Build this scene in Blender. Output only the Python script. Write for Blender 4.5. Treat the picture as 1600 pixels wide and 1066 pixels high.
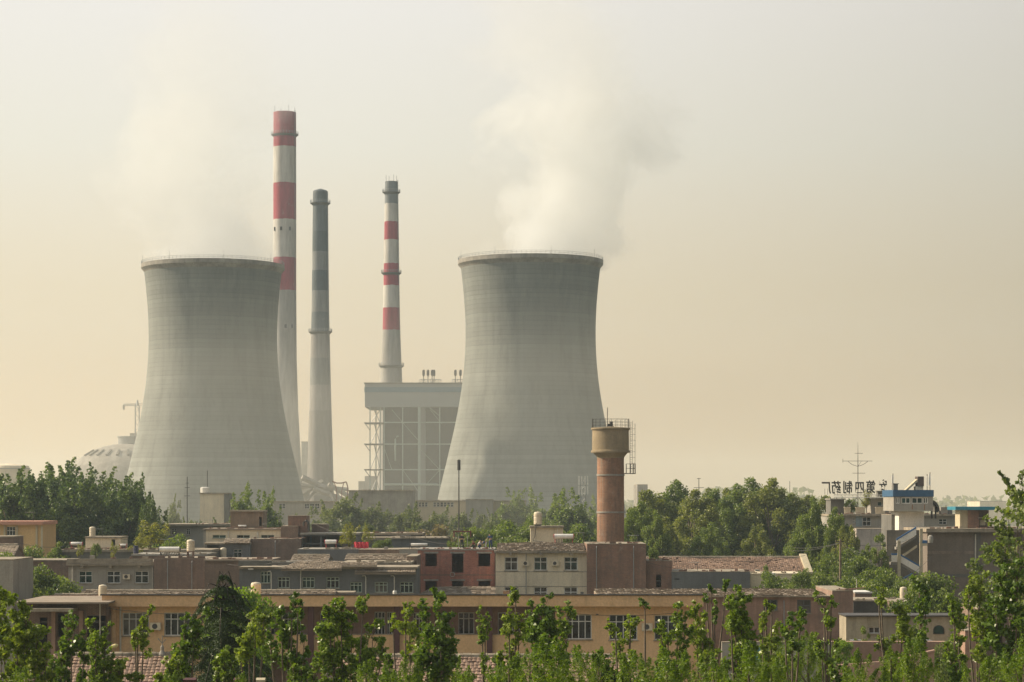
import bpy, math, random
import numpy as np
from math import radians as R, sin, cos, pi

for o in list(bpy.data.objects):
    bpy.data.objects.remove(o)
scene = bpy.context.scene
COL = scene.collection

# ------------------------------------------------------------------ camera
F = 3600.0            # focal length in 1600-wide picture units
EYE = 15.0            # the photographer stands on a fifth floor
HOR = 780.0
cd = bpy.data.cameras.new("camera")
cam = bpy.data.objects.new("camera", cd); COL.objects.link(cam)
cd.sensor_width = 36.0
cd.lens = 36.0 * F / 1600.0
cd.shift_y = (HOR - 533.0) / 1600.0
cd.clip_start = 1.0
cd.clip_end = 12000.0
cam.location = (0, 0, EYE)
cam.rotation_euler = (R(90), 0, 0)
scene.camera = cam

# ------------------------------------------------------------------ light
SUN_AZ = 75.0         # degrees from +Y (ahead) towards -X (left)
SUN_EL = 34.0
sdir = (-sin(R(SUN_AZ)) * cos(R(SUN_EL)), cos(R(SUN_AZ)) * cos(R(SUN_EL)), sin(R(SUN_EL)))
ld = bpy.data.lights.new("sun", 'SUN')
sun = bpy.data.objects.new("sun", ld); COL.objects.link(sun)
ld.energy = 5.0
ld.angle = R(0.9)
ld.color = (1.0, 0.83, 0.60)
from mathutils import Vector, Matrix
sun.rotation_euler = Vector((-sdir[0], -sdir[1], -sdir[2])).to_track_quat('-Z', 'Y').to_euler()
sun.location = (-200, 100, 300)

world = bpy.data.worlds.new("World")
scene.world = world
world.use_nodes = True
wn = world.node_tree.nodes; wl = world.node_tree.links
wn.clear()
wo = wn.new('ShaderNodeOutputWorld')
bg = wn.new('ShaderNodeBackground')
sky = wn.new('ShaderNodeTexSky')
sky.sky_type = 'NISHITA'
sky.sun_disc = False
sky.sun_elevation = R(SUN_EL)
sky.sun_rotation = R(-SUN_AZ)
sky.air_density = 1.0
sky.dust_density = 6.0
sky.ozone_density = 1.0
bg.inputs['Strength'].default_value = 0.094
# smog layer over the sky: brighter towards the sun, browner near the horizon
tc = wn.new('ShaderNodeTexCoord')
sep = wn.new('ShaderNodeSeparateXYZ'); wl.new(tc.outputs['Generated'], sep.inputs[0])
ramp = wn.new('ShaderNodeValToRGB')
cr = ramp.color_ramp
cr.elements[0].position = 0.0; cr.elements[0].color = (1.04, 0.70, 0.35, 1)
cr.elements[1].position = 0.23; cr.elements[1].color = (1.07, 1.02, 0.96, 1)
e = cr.elements.new(0.09); e.color = (1.03, 0.84, 0.56, 1)
e = cr.elements.new(0.15); e.color = (1.03, 0.96, 0.80, 1)
e = cr.elements.new(0.9); e.color = (0.62, 0.70, 0.74, 1)
wl.new(sep.outputs['Z'], ramp.inputs[0])
dot = wn.new('ShaderNodeVectorMath'); dot.operation = 'DOT_PRODUCT'
wl.new(tc.outputs['Generated'], dot.inputs[0]); dot.inputs[1].default_value = sdir
mr = wn.new('ShaderNodeMapRange'); wl.new(dot.outputs['Value'], mr.inputs[0])
mr.inputs[1].default_value = -0.38; mr.inputs[2].default_value = 0.43
mr.inputs[3].default_value = 1.3; mr.inputs[4].default_value = 7.7; mr.interpolation_type = 'SMOOTHSTEP'
sc = wn.new('ShaderNodeVectorMath'); sc.operation = 'SCALE'
wl.new(ramp.outputs[0], sc.inputs[0]); wl.new(mr.outputs[0], sc.inputs['Scale'])
tf = wn.new('ShaderNodeMapRange'); wl.new(dot.outputs['Value'], tf.inputs[0]); tf.inputs[1].default_value = -0.3; tf.inputs[2].default_value = 0.35
tm = wn.new('ShaderNodeMix'); tm.data_type = 'RGBA'; wl.new(tf.outputs[0], tm.inputs[0]); tm.inputs[6].default_value = (1.0, 0.95, 0.86, 1); tm.inputs[7].default_value = (1, 1, 1, 1)
tmul = wn.new('ShaderNodeVectorMath'); tmul.operation = 'MULTIPLY'; wl.new(sc.outputs[0], tmul.inputs[0]); wl.new(tm.outputs[2], tmul.inputs[1])
mx = wn.new('ShaderNodeMix'); mx.data_type = 'RGBA'; mx.inputs[0].default_value = 0.86
wl.new(sky.outputs[0], mx.inputs[6]); wl.new(tmul.outputs[0], mx.inputs[7])
wl.new(mx.outputs[2], bg.inputs['Color']); wl.new(bg.outputs[0], wo.inputs['Surface'])

vs = scene.view_settings
scene.display_settings.display_device = 'sRGB'
vs.view_transform = 'Standard'; vs.look = 'None'; vs.gamma = 1.0; vs.use_curve_mapping = False
vs.exposure = 0.35
scene.render.engine = 'CYCLES'
cy = scene.cycles
cy.use_denoising = True
try: cy.denoiser = 'OPENIMAGEDENOISE'
except Exception: pass
cy.max_bounces = 8; cy.diffuse_bounces = 3; cy.glossy_bounces = 2; cy.transmission_bounces = 4
cy.volume_bounces = 8; cy.transparent_max_bounces = 8
cy.volume_step_rate = 0.5; cy.volume_max_steps = 256
cy.use_adaptive_sampling = True; cy.adaptive_threshold = 0.02
scene.render.film_transparent = False

# ------------------------------------------------------------------ helpers
rnd = random.Random(11)
def X(px, D): return (px - 800.0) * D / F
def Z(py, D): return EYE + (HOR - py) * D / F

def tag(o, label=None, cat=None, group=None, kind=None):
    if label: o['label'] = label
    if cat: o['category'] = cat
    if group: o['group'] = group
    if kind: o['kind'] = kind
    return o

def empty(name, loc, label, cat, group=None):
    o = bpy.data.objects.new(name, None); COL.objects.link(o)
    o.location = loc; o.empty_display_size = 0.5
    tag(o, label, cat, group)
    return o

def root_loc(o):
    while o.parent is not None: o = o.parent
    return o.location

class MB:
    """collects faces in world space and links them as one mesh object"""
    def __init__(s): s.v = []; s.f = []
    def add(s, vs_, fs_):
        b = len(s.v); s.v.extend(vs_); s.f.extend([tuple(b + i for i in q) for q in fs_]); return s
    def box(s, x0, x1, y0, y1, z0, z1):
        if x0 > x1: x0, x1 = x1, x0
        if y0 > y1: y0, y1 = y1, y0
        if z0 > z1: z0, z1 = z1, z0
        return s.add([(x0,y0,z0),(x1,y0,z0),(x1,y1,z0),(x0,y1,z0),(x0,y0,z1),(x1,y0,z1),(x1,y1,z1),(x0,y1,z1)],
              [(0,3,2,1),(4,5,6,7),(0,1,5,4),(1,2,6,5),(2,3,7,6),(3,0,4,7)])
    def prism(s, poly, y0, y1):
        """poly: (x,z) outline extruded along y"""
        n = len(poly)
        vs_ = [(x, y0, z) for x, z in poly] + [(x, y1, z) for x, z in poly]
        fs_ = [tuple(range(n)), tuple(range(2*n-1, n-1, -1))]
        for i in range(n):
            j = (i+1) % n; fs_.append((i, i+n, j+n, j))
        return s.add(vs_, fs_)
    def prismx(s, poly, x0, x1):
        """poly: (y,z) outline extruded along x"""
        n = len(poly)
        vs_ = [(x0, y, z) for y, z in poly] + [(x1, y, z) for y, z in poly]
        fs_ = [tuple(range(n)), tuple(range(2*n-1, n-1, -1))]
        for i in range(n):
            j = (i+1) % n; fs_.append((i, i+n, j+n, j))
        return s.add(vs_, fs_)
    def tube(s, pts, rad, n=6, caps=True):
        if not isinstance(rad, (list, tuple)): rad = [rad]*len(pts)
        P = [Vector(p) for p in pts]; rings = []
        for i, p in enumerate(P):
            d = (P[min(i+1, len(P)-1)] - P[max(i-1, 0)]).normalized()
            a = d.cross(Vector((0,0,1)) if abs(d.z) < 0.9 else Vector((1,0,0))).normalized(); b = d.cross(a)
            rings.append([tuple(p + a*(rad[i]*cos(2*pi*k/n)) + b*(rad[i]*sin(2*pi*k/n))) for k in range(n)])
        vs_ = [v for r in rings for v in r]; fs_ = []
        for i in range(len(P)-1):
            for k in range(n):
                l = (k+1) % n; fs_.append((i*n+k, i*n+l, (i+1)*n+l, (i+1)*n+k))
        if caps: fs_ += [tuple(range(n-1,-1,-1)), tuple((len(P)-1)*n + k for k in range(n))]
        return s.add(vs_, fs_)
    def bar(s, a, b, w):
        return s.tube([a, b], w*0.7, 4)
    def lathe(s, cx, cy, prof, n=32, cap0=True, cap1=True):
        """prof: list of (radius, z)"""
        vs_ = []; fs_ = []
        for r, z in prof:
            vs_ += [(cx + r*cos(2*pi*k/n), cy + r*sin(2*pi*k/n), z) for k in range(n)]
        m = len(prof)
        for i in range(m-1):
            for k in range(n):
                l = (k+1) % n; fs_.append((i*n+k, i*n+l, (i+1)*n+l, (i+1)*n+k))
        if cap0: fs_.append(tuple(range(n-1,-1,-1)))
        if cap1: fs_.append(tuple((m-1)*n+k for k in range(n)))
        return s.add(vs_, fs_)
    def build(s, name, m, parent=None, smooth=False, label=None, bevel=0):
        me = bpy.data.meshes.new(name)
        L = root_loc(parent) if parent is not None else (0,0,0)
        me.from_pydata([(x-L[0], y-L[1], z-L[2]) for x, y, z in s.v], [], s.f)
        me.materials.append(m)
        if smooth:
            me.polygons.foreach_set('use_smooth', [True]*len(me.polygons))
        me.validate(); me.update()
        o = bpy.data.objects.new(name, me); COL.objects.link(o)
        if parent is not None: o.parent = parent
        if smooth:
            try: me.set_sharp_from_angle(angle=R(40))
            except Exception: pass
        if label: o['label'] = label
        return o

def kids(o): return [c for c in bpy.data.objects if c.parent == o]
def copy_tree(o, parent=None):
    c = o.copy(); COL.objects.link(c); c.parent = parent
    for ch in kids(o): copy_tree(ch, c)
    return c

# ------------------------------------------------------------------ materials
def newmat(name):
    m = bpy.data.materials.new(name); m.use_nodes = True
    n = m.node_tree.nodes; l = m.node_tree.links; n.clear()
    out = n.new('ShaderNodeOutputMaterial'); p = n.new('ShaderNodeBsdfPrincipled')
    l.new(p.outputs[0], out.inputs[0])
    return m, n, l, p, out

def noise(n, l, vec, scale, detail=4, rough=0.6):
    t = n.new('ShaderNodeTexNoise'); t.inputs['Scale'].default_value = scale
    t.inputs['Detail'].default_value = detail; t.inputs['Roughness'].default_value = rough
    l.new(vec, t.inputs['Vector']); return t.outputs[0]
def rng_(n, l, src, a, b, c, d):
    t = n.new('ShaderNodeMapRange'); l.new(src, t.inputs[0])
    for i, v in enumerate((a, b, c, d)): t.inputs[i+1].default_value = v
    return t.outputs[0]
def mul(n, l, a, b):
    t = n.new('ShaderNodeMath'); t.operation = 'MULTIPLY'; l.new(a, t.inputs[0])
    if isinstance(b, float): t.inputs[1].default_value = b
    else: l.new(b, t.inputs[1])
    return t.outputs[0]
def mixc(n, l, fac, a, b, mode='MIX'):
    t = n.new('ShaderNodeMix'); t.data_type = 'RGBA'; t.blend_type = mode
    if isinstance(fac, float): t.inputs[0].default_value = fac
    else: l.new(fac, t.inputs[0])
    for i, v in ((6, a), (7, b)):
        if isinstance(v, tuple): t.inputs[i].default_value = (v[0], v[1], v[2], 1)
        else: l.new(v, t.inputs[i])
    return t.outputs[2]
def mapping(n, l, sx, sy, sz):
    tc = n.new('ShaderNodeTexCoord'); mp = n.new('ShaderNodeMapping')
    mp.inputs['Scale'].default_value = (sx, sy, sz); l.new(tc.outputs['Object'], mp.inputs[0]); return mp.outputs[0]
def bump(n, l, p, h, strength, dist):
    b = n.new('ShaderNodeBump'); b.inputs['Strength'].default_value = strength; b.inputs['Distance'].default_value = dist
    l.new(h, b.inputs['Height']); l.new(b.outputs[0], p.inputs['Normal'])

def M_plaster(name, c, var=0.45, streak=0.7, rough=0.9, patch=0.25, dirt=(0.09, 0.08, 0.065)):
    m, n, l, p, o = newmat(name)
    v = mapping(n, l, 1, 1, 1)
    a = rng_(n, l, noise(n, l, v, patch, 6, 0.65), 0.3, 0.7, 1-var, 1+var*0.6)
    st = noise(n, l, mapping(n, l, 1.6, 1.6, 0.16), 1.2, 5, 0.7)
    f = rng_(n, l, st, 0.5, 0.8, 0.0, streak)
    fine = rng_(n, l, noise(n, l, v, 6, 3), 0.3, 0.7, 0.88, 1.1)
    k = mul(n, l, a, fine)
    s = n.new('ShaderNodeVectorMath'); s.operation = 'SCALE'; s.inputs[0].default_value = c; l.new(k, s.inputs['Scale'])
    col = mixc(n, l, f, s.outputs[0], dirt)
    pt = rng_(n, l, noise(n, l, mapping(n, l, 1, 1, 1.4), patch*2.2, 8, 0.7), 0.60, 0.635, 0.0, min(0.6, var*1.5))
    col = mixc(n, l, pt, col, (c[0]*0.55+0.06, c[1]*0.55+0.055, c[2]*0.55+0.05))
    sepd = n.new('ShaderNodeSeparateXYZ'); tcd = n.new('ShaderNodeTexCoord'); l.new(tcd.outputs['Object'], sepd.inputs[0])
    l.new(col, p.inputs['Base Color']); p.inputs['Roughness'].default_value = rough
    bump(n, l, p, noise(n, l, v, 3, 5, 0.7), 0.5, 0.05)
    return m

def M_brick(name, c1, c2, mortar=(0.30, 0.25, 0.20), patch=0.4):
    m, n, l, p, o = newmat(name)
    tc = n.new('ShaderNodeTexCoord'); s = n.new('ShaderNodeSeparateXYZ'); l.new(tc.outputs['Object'], s.inputs[0])
    ad = n.new('ShaderNodeMath'); l.new(s.outputs[0], ad.inputs[0]); l.new(s.outputs[1], ad.inputs[1])
    cb = n.new('ShaderNodeCombineXYZ'); l.new(ad.outputs[0], cb.inputs[0]); l.new(s.outputs[2], cb.inputs[1])
    b = n.new('ShaderNodeTexBrick'); l.new(cb.outputs[0], b.inputs[0])
    b.inputs['Color1'].default_value = (*c1, 1); b.inputs['Color2'].default_value = (*c2, 1); b.inputs['Mortar'].default_value = (*mortar, 1)
    b.inputs['Scale'].default_value = 1.0; b.inputs['Brick Width'].default_value = 0.26; b.inputs['Row Height'].default_value = 0.085
    b.inputs['Mortar Size'].default_value = 0.008
    v = tc.outputs['Object']
    a = rng_(n, l, noise(n, l, v, patch, 6, 0.7), 0.3, 0.7, 0.65, 1.25)
    st = rng_(n, l, noise(n, l, mapping(n, l, 1.5, 1.5, 0.15), 1.0, 5, 0.7), 0.45, 0.75, 0, 0.65)
    sc = n.new('ShaderNodeVectorMath'); sc.operation = 'SCALE'; l.new(b.outputs[0], sc.inputs[0]); l.new(a, sc.inputs['Scale'])
    fl = rng_(n, l, noise(n, l, v, 0.9, 8, 0.8), 0.57, 0.64, 0, 0.4)
    col = mixc(n, l, fl, sc.outputs[0], (0.42, 0.36, 0.3))
    col = mixc(n, l, st, col, (0.10, 0.08, 0.065))
    l.new(col, p.inputs['Base Color']); p.inputs['Roughness'].default_value = 0.92
    bump(n, l, p, noise(n, l, v, 5, 4), 0.5, 0.03)
    return m

def M_simple(name, c, rough=0.6, metal=0.0, var=0.15, scale=3.0):
    m, n, l, p, o = newmat(name)
    v = mapping(n, l, 1, 1, 1)
    a = rng_(n, l, noise(n, l, v, scale, 4), 0.3, 0.7, 1-var, 1+var)
    s = n.new('ShaderNodeVectorMath'); s.operation = 'SCALE'; s.inputs[0].default_value = c; l.new(a, s.inputs['Scale'])
    l.new(s.outputs[0], p.inputs['Base Color']); p.inputs['Roughness'].default_value = rough; p.inputs['Metallic'].default_value = metal
    return m

def M_glass(name, c=(0.03, 0.04, 0.04)):
    m, n, l, p, o = newmat(name)
    v = mapping(n, l, 1, 1, 1)
    a = rng_(n, l, noise(n, l, v, 0.9, 2), 0.35, 0.65, 0.3, 2.4)
    s = n.new('ShaderNodeVectorMath'); s.operation = 'SCALE'; s.inputs[0].default_value = c; l.new(a, s.inputs['Scale'])
    l.new(s.outputs[0], p.inputs['Base Color']); p.inputs['Roughness'].default_value = 0.12
    return m

def M_tile(name, c1, c2, moss=0.15):
    m, n, l, p, o = newmat(name)
    g = n.new('ShaderNodeNewGeometry')
    v = mapping(n, l, 1, 1, 1)
    col = mixc(n, l, g.outputs['Random Per Island'], c1, c2)
    a = rng_(n, l, noise(n, l, v, 0.5, 6, 0.7), 0.3, 0.7, 0.7, 1.2)
    s = n.new('ShaderNodeVectorMath'); s.operation = 'SCALE'; l.new(col, s.inputs[0]); l.new(a, s.inputs['Scale'])
    f = rng_(n, l, noise(n, l, v, 1.3, 6, 0.75), 0.55, 0.75, 0, moss)
    col = mixc(n, l, f, s.outputs[0], (0.07, 0.075, 0.04))
    l.new(col, p.inputs['Base Color']); p.inputs['Roughness'].default_value = 0.9
    return m

def M_leaf(name, c1, c2, trans=0.35, rough=0.45, tc=None, patch=0.35, spec=0.5):
    m, n, l, p, o = newmat(name)
    g = n.new('ShaderNodeNewGeometry')
    tcn = n.new('ShaderNodeTexCoord')
    a = noise(n, l, tcn.outputs['Object'], patch, 3)
    f = n.new('ShaderNodeMath'); f.operation = 'MULTIPLY_ADD'
    l.new(g.outputs['Random Per Island'], f.inputs[0]); f.inputs[1].default_value = 0.55; l.new(rng_(n, l, a, 0.35, 0.65, 0, 0.45), f.inputs[2])
    col = mixc(n, l, f.outputs[0], c1, c2)
    l.new(col, p.inputs['Base Color']); p.inputs['Roughness'].default_value = rough
    p.inputs['Specular IOR Level'].default_value = spec
    t = n.new('ShaderNodeBsdfTranslucent')
    tcol = mixc(n, l, 1.0, col, tc or (1.9, 2.0, 0.7), 'MULTIPLY')
    l.new(tcol, t.inputs[0])
    ms = n.new('ShaderNodeMixShader'); ms.inputs[0].default_value = trans
    l.new(p.outputs[0], ms.inputs[1]); l.new(t.outputs[0], ms.inputs[2]); l.new(ms.outputs[0], o.inputs[0])
    return m

def M_bands(name, stops, zs, stripes=0.06, lit=0.14):
    """paint bands up a round shaft: zs = rising heights, stops = colours between them"""
    m, n, l, p, o = newmat(name)
    tc = n.new('ShaderNodeTexCoord'); s = n.new('ShaderNodeSeparateXYZ'); l.new(tc.outputs['Object'], s.inputs[0])
    nz = noise(n, l, tc.outputs['Object'], 0.5, 5, 0.7)
    zw = n.new('ShaderNodeMath'); zw.operation = 'MULTIPLY_ADD'; l.new(nz, zw.inputs[0]); zw.inputs[1].default_value = 1.0; l.new(s.outputs[2], zw.inputs[2])
    top = zs[-1]
    ramp = n.new('ShaderNodeValToRGB'); ramp.color_ramp.interpolation = 'CONSTANT'
    l.new(rng_(n, l, zw.outputs[0], 0, top, 0, 1), ramp.inputs[0])
    el = ramp.color_ramp.elements
    el[0].position = 0; el[0].color = (*stops[0], 1)
    el[1].position = min(zs[0]/top, 0.999); el[1].color = (*stops[1], 1)
    for i in range(2, len(stops)):
        e = el.new(min(zs[i-1]/top, 0.9995)); e.color = (*stops[i], 1)
    v = tc.outputs['Object']
    a = rng_(n, l, noise(n, l, mapping(n, l, 1, 1, 0.12), 0.5, 6, 0.75), 0.3, 0.7, 0.60, 1.25)
    sc = n.new('ShaderNodeVectorMath'); sc.operation = 'SCALE'; l.new(ramp.outputs[0], sc.inputs[0]); l.new(a, sc.inputs['Scale'])
    f = rng_(n, l, noise(n, l, v, 0.35, 6, 0.8), 0.60, 0.70, 0, 0.45)
    col = mixc(n, l, f, sc.outputs[0], (0.4, 0.37, 0.33))
    l.new(col, p.inputs['Base Color']); p.inputs['Roughness'].default_value = 0.85
    return m

def M_tower(name):
    """cooling tower concrete: lift rings, formwork panels, long runs of dampness, haze fade painted in towards the base"""
    m, n, l, p, o = newmat(name)
    tc = n.new('ShaderNodeTexCoord'); s = n.new('ShaderNodeSeparateXYZ'); l.new(tc.outputs['Object'], s.inputs[0])
    wob = noise(n, l, tc.outputs['Object'], 0.15, 3)
    zw = n.new('ShaderNodeMath'); zw.operation = 'MULTIPLY_ADD'; l.new(wob, zw.inputs[0]); zw.inputs[1].default_value = 0.5; l.new(s.outputs[2], zw.inputs[2])
    fr = n.new('ShaderNodeMath'); fr.operation = 'FRACT'
    dv = mul(n, l, zw.outputs[0], 1/1.45); l.new(dv, fr.inputs[0])
    line = rng_(n, l, fr.outputs[0], 0.0, 0.28, 0.72, 1.0)
    fl = n.new('ShaderNodeMath'); fl.operation = 'FLOOR'; l.new(dv, fl.inputs[0])
    wn_ = n.new('ShaderNodeTexWhiteNoise'); wn_.noise_dimensions = '1D'; l.new(fl.outputs[0], wn_.inputs['W'])
    ring = rng_(n, l, wn_.outputs[0], 0, 1, 0.9, 1.08)
    # lines are broken: strong in patches, faint elsewhere
    pt = rng_(n, l, noise(n, l, mapping(n, l, 0.05, 0.05, 0.10), 1.0, 6, 0.75), 0.38, 0.62, 0.1, 1.0)
    lm = n.new('ShaderNodeMix'); lm.data_type = 'FLOAT'; l.new(pt, lm.inputs[0]); lm.inputs[2].default_value = 1.0; l.new(line, lm.inputs[3])
    big = rng_(n, l, noise(n, l, mapping(n, l, 0.05, 0.05, 0.035), 1.0, 6, 0.6), 0.3, 0.7, 0.82, 1.15)
    run = rng_(n, l, noise(n, l, mapping(n, l, 0.8, 0.8, 0.02), 0.6, 5, 0.7), 0.35, 0.7, 1.06, 0.86)
    base_haze = rng_(n, l, s.outputs[2], 5, 90, 1.25, 0.95)  # haze fade put into the colour: concrete paler towards the base
    blot = rng_(n, l, noise(n, l, mapping(n, l, 0.16, 0.16, 0.035), 1.3, 8, 0.8), 0.50, 0.62, 1.03, 0.84)
    k = mul(n, l, mul(n, l, mul(n, l, mul(n, l, mul(n, l, lm.outputs[0], ring), big), run), base_haze), blot)
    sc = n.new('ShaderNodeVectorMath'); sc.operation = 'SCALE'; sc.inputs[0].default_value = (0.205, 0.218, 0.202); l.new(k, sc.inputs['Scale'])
    l.new(sc.outputs[0], p.inputs['Base Color']); p.inputs['Roughness'].default_value = 0.92
    bump(n, l, p, line, 0.5, 0.10)
    return m

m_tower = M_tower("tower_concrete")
m_conc = M_plaster("concrete", (0.30, 0.28, 0.245))
m_conc_d = M_plaster("dark_concrete", (0.15, 0.145, 0.13))
m_slab = M_plaster("slab_edge", (0.33, 0.28, 0.21), streak=0.7, patch=0.8)
m_white = M_plaster("whitewash", (0.72, 0.63, 0.47), var=0.2, streak=0.35)
m_greywall = M_plaster("grey_render", (0.34, 0.32, 0.28), var=0.25, streak=0.45)
m_bluegrey = M_plaster("blue_grey_render", (0.15, 0.155, 0.16), var=0.3, streak=0.5)
m_school = M_plaster("ochre_render", (0.70, 0.46, 0.25), var=0.16, streak=0.18, patch=0.12)
m_fascia = M_plaster("ochre_fascia", (0.70, 0.46, 0.255), var=0.16, streak=0.3, patch=0.3)
m_pinkwall = M_plaster("pink_render", (0.36, 0.23, 0.17), var=0.25, streak=0.4)
m_yellow = M_plaster("yellow_render", (0.62, 0.42, 0.20), var=0.1, streak=0.15)
m_salmon = M_plaster("salmon_trim", (0.55, 0.28, 0.20), var=0.1, streak=0.15)
m_cream = M_plaster("cream_render", (0.50, 0.44, 0.31), var=0.15, streak=0.3)
m_brightw = M_plaster("bright_whitewash", (0.80, 0.76, 0.68), var=0.12, streak=0.25)
m_pinkpale = M_plaster("pale_pink_render", (0.58, 0.50, 0.44))
m_bitumen = M_plaster("bitumen", (0.055, 0.05, 0.045))
m_brick = M_brick("old_brick", (0.27, 0.13, 0.085), (0.20, 0.105, 0.075))
m_brick_r = M_brick("raw_red_brick", (0.42, 0.14, 0.09), (0.30, 0.10, 0.07), (0.36, 0.27, 0.22))
m_brick_b = M_brick("brown_brick", (0.20, 0.125, 0.09), (0.16, 0.10, 0.075))
m_brick_w = M_brick("water_tower_brick", (0.33, 0.155, 0.08), (0.25, 0.12, 0.065))
m_tile = M_tile("clay_tiles", (0.34, 0.22, 0.155), (0.20, 0.13, 0.095), 0.6)
m_tile_g = M_tile("weathered_tiles", (0.36, 0.29, 0.22), (0.22, 0.175, 0.13), 0.5)
m_tile_f = M_tile("pink_tiles", (0.37, 0.25, 0.185), (0.26, 0.175, 0.13), 0.25)
m_glass = M_glass("window_glass", (0.018, 0.022, 0.022))
m_glass_g = M_glass("green_glass", (0.010, 0.032, 0.028))
m_curtain = M_glass("curtained_glass", (0.06, 0.056, 0.048))
m_frame = M_simple("white_frame", (0.62, 0.63, 0.60), 0.5)
m_frame_g = M_simple("pale_green_frame", (0.42, 0.50, 0.42), 0.5)
m_dark = M_simple("dark_metal", (0.05, 0.045, 0.04), 0.6)
m_steel = M_simple("grey_steel", (0.30, 0.31, 0.31), 0.5, 0.3)
m_maroon = M_simple("maroon_paint", (0.085, 0.03, 0.028), 0.6)
m_tealst = M_simple("teal_steel", (0.30, 0.38, 0.37), 0.6)
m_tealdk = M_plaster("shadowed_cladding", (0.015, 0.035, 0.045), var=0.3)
m_clad = M_plaster("grey_cladding", (0.24, 0.27, 0.285), var=0.08, streak=0.1)
m_bluest = M_simple("blue_stripe", (0.04, 0.13, 0.20), 0.6)
m_blue = M_simple("blue_paint", (0.04, 0.13, 0.30), 0.5)
m_bluerf = M_simple("cyan_roof", (0.035, 0.22, 0.31), 0.5)
m_tankp = M_simple("cream_plastic", (0.62, 0.54, 0.40), 0.5)
m_tankw = M_simple("white_enamel", (0.75, 0.73, 0.68), 0.35)
m_red = M_simple("red_enamel", (0.42, 0.04, 0.05), 0.45)
m_redcloth = M_simple("red_cloth", (0.65, 0.06, 0.09), 0.9, 0, 0.5, 4)
m_pipe = M_simple("pvc_pipe", (0.55, 0.52, 0.45), 0.5)
m_drum = M_simple("navy_drum", (0.03, 0.035, 0.08), 0.5)
m_wood = M_plaster("pole_wood", (0.22, 0.17, 0.12), patch=2)
m_bark = M_plaster("bark", (0.16, 0.125, 0.09), patch=3)
m_barkp = M_plaster("pale_bark", (0.26, 0.22, 0.16), patch=3)
m_skin = M_simple("skin", (0.45, 0.27, 0.18), 0.6)
m_cloth1 = M_simple("dark_cloth", (0.035, 0.035, 0.045), 0.9)
m_cloth2 = M_simple("blue_cloth", (0.04, 0.07, 0.16), 0.9)
m_cloth3 = M_simple("white_cloth", (0.6, 0.58, 0.55), 0.9)
m_cloth4 = M_simple("maroon_cloth", (0.2, 0.06, 0.05), 0.9)
m_hair = M_simple("black_hair", (0.015, 0.013, 0.012), 0.7)

lf_pop = M_leaf("poplar_leaf", (0.025, 0.065, 0.008), (0.25, 0.34, 0.055), 0.28, 0.38, (1.8, 1.9, 0.5), spec=0.35)
lf_tree = M_leaf("tree_leaf", (0.035, 0.075, 0.016), (0.23, 0.28, 0.060), 0.30, 0.5, patch=0.25)
lf_dark = M_leaf("dark_tree_leaf", (0.028, 0.066, 0.024), (0.19, 0.25, 0.075), 0.25, 0.5, patch=0.25)
lf_far = M_leaf("far_tree_leaf", (0.06, 0.09, 0.025), (0.18, 0.20, 0.065), 0.3, 0.6, patch=0.15)
lf_pop2 = M_leaf("yellow_poplar_leaf", (0.04, 0.085, 0.010), (0.30, 0.37, 0.06), 0.3, 0.38, (1.7, 1.8, 0.5), spec=0.35)
lf_pop3 = M_leaf("deep_poplar_leaf", (0.02, 0.055, 0.010), (0.18, 0.27, 0.045), 0.25, 0.38, (1.8, 1.9, 0.5), spec=0.35)
lf_mass2 = M_leaf("olive_tree_leaf", (0.05, 0.080, 0.018), (0.28, 0.29, 0.07), 0.30, 0.5, patch=0.25)
lf_bright = M_leaf("bright_leaf", (0.09, 0.17, 0.015), (0.20, 0.28, 0.03), 0.4, 0.5)
lf_fine = M_leaf("feathery_leaf", (0.05, 0.11, 0.010), (0.24, 0.31, 0.02), 0.35, 0.55)
lf_cedar = M_leaf("cedar_needles", (0.018, 0.046, 0.018), (0.07, 0.11, 0.030), 0.12, 0.55)
lf_gold = M_leaf("yellow_green_leaf", (0.13, 0.15, 0.03), (0.26, 0.24, 0.05), 0.4, 0.5)
lf_brown = M_leaf("brown_blossom_leaf", (0.13, 0.11, 0.075), (0.24, 0.19, 0.14), 0.3, 0.7)

# ------------------------------------------------------------------ ground and air
m_ground, n, l, p, o = newmat("earth")
v = mapping(n, l, 1, 1, 1)
c = mixc(n, l, rng_(n, l, noise(n, l, v, 0.03, 6), 0.35, 0.65, 0, 1), (0.16, 0.13, 0.09), (0.09, 0.11, 0.05))
l.new(c, p.inputs['Base Color']); p.inputs['Roughness'].default_value = 1.0
bump(n, l, p, noise(n, l, v, 0.8, 6), 0.6, 0.3)
g = MB(); g.add([(-1500,-150,0),(1500,-150,0),(1500,2600,0),(-1500,2600,0)], [(0,1,2,3)])
tag(g.build('ground', m_ground), kind='structure')

def volume(name, bounds, dens, col, aniso, label=None):
    m = bpy.data.materials.new(name + "_air"); m.use_nodes = True
    n = m.node_tree.nodes; l = m.node_tree.links; n.clear()
    out = n.new('ShaderNodeOutputMaterial'); pv = n.new('ShaderNodeVolumePrincipled')
    pv.inputs['Color'].default_value = (*col, 1); pv.inputs['Density'].default_value = dens
    pv.inputs['Anisotropy'].default_value = aniso
    l.new(pv.outputs[0], out.inputs['Volume'])
    b = MB(); b.box(*bounds); ob = b.build(name, m); tag(ob, label, kind='stuff'); return ob
volume('haze', (-1520, 1520, -170, 2620, -1, 215), 0.00015, (0.72, 0.88, 1.0), 0.2, 'pale smog hanging over the town')
volume('ground_mist', (-1400, 1400, 430, 2500, -0.5, 56), 0.00055, (0.95, 0.92, 0.82), 0.2, 'low mist lying round the feet of the cooling towers')

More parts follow.
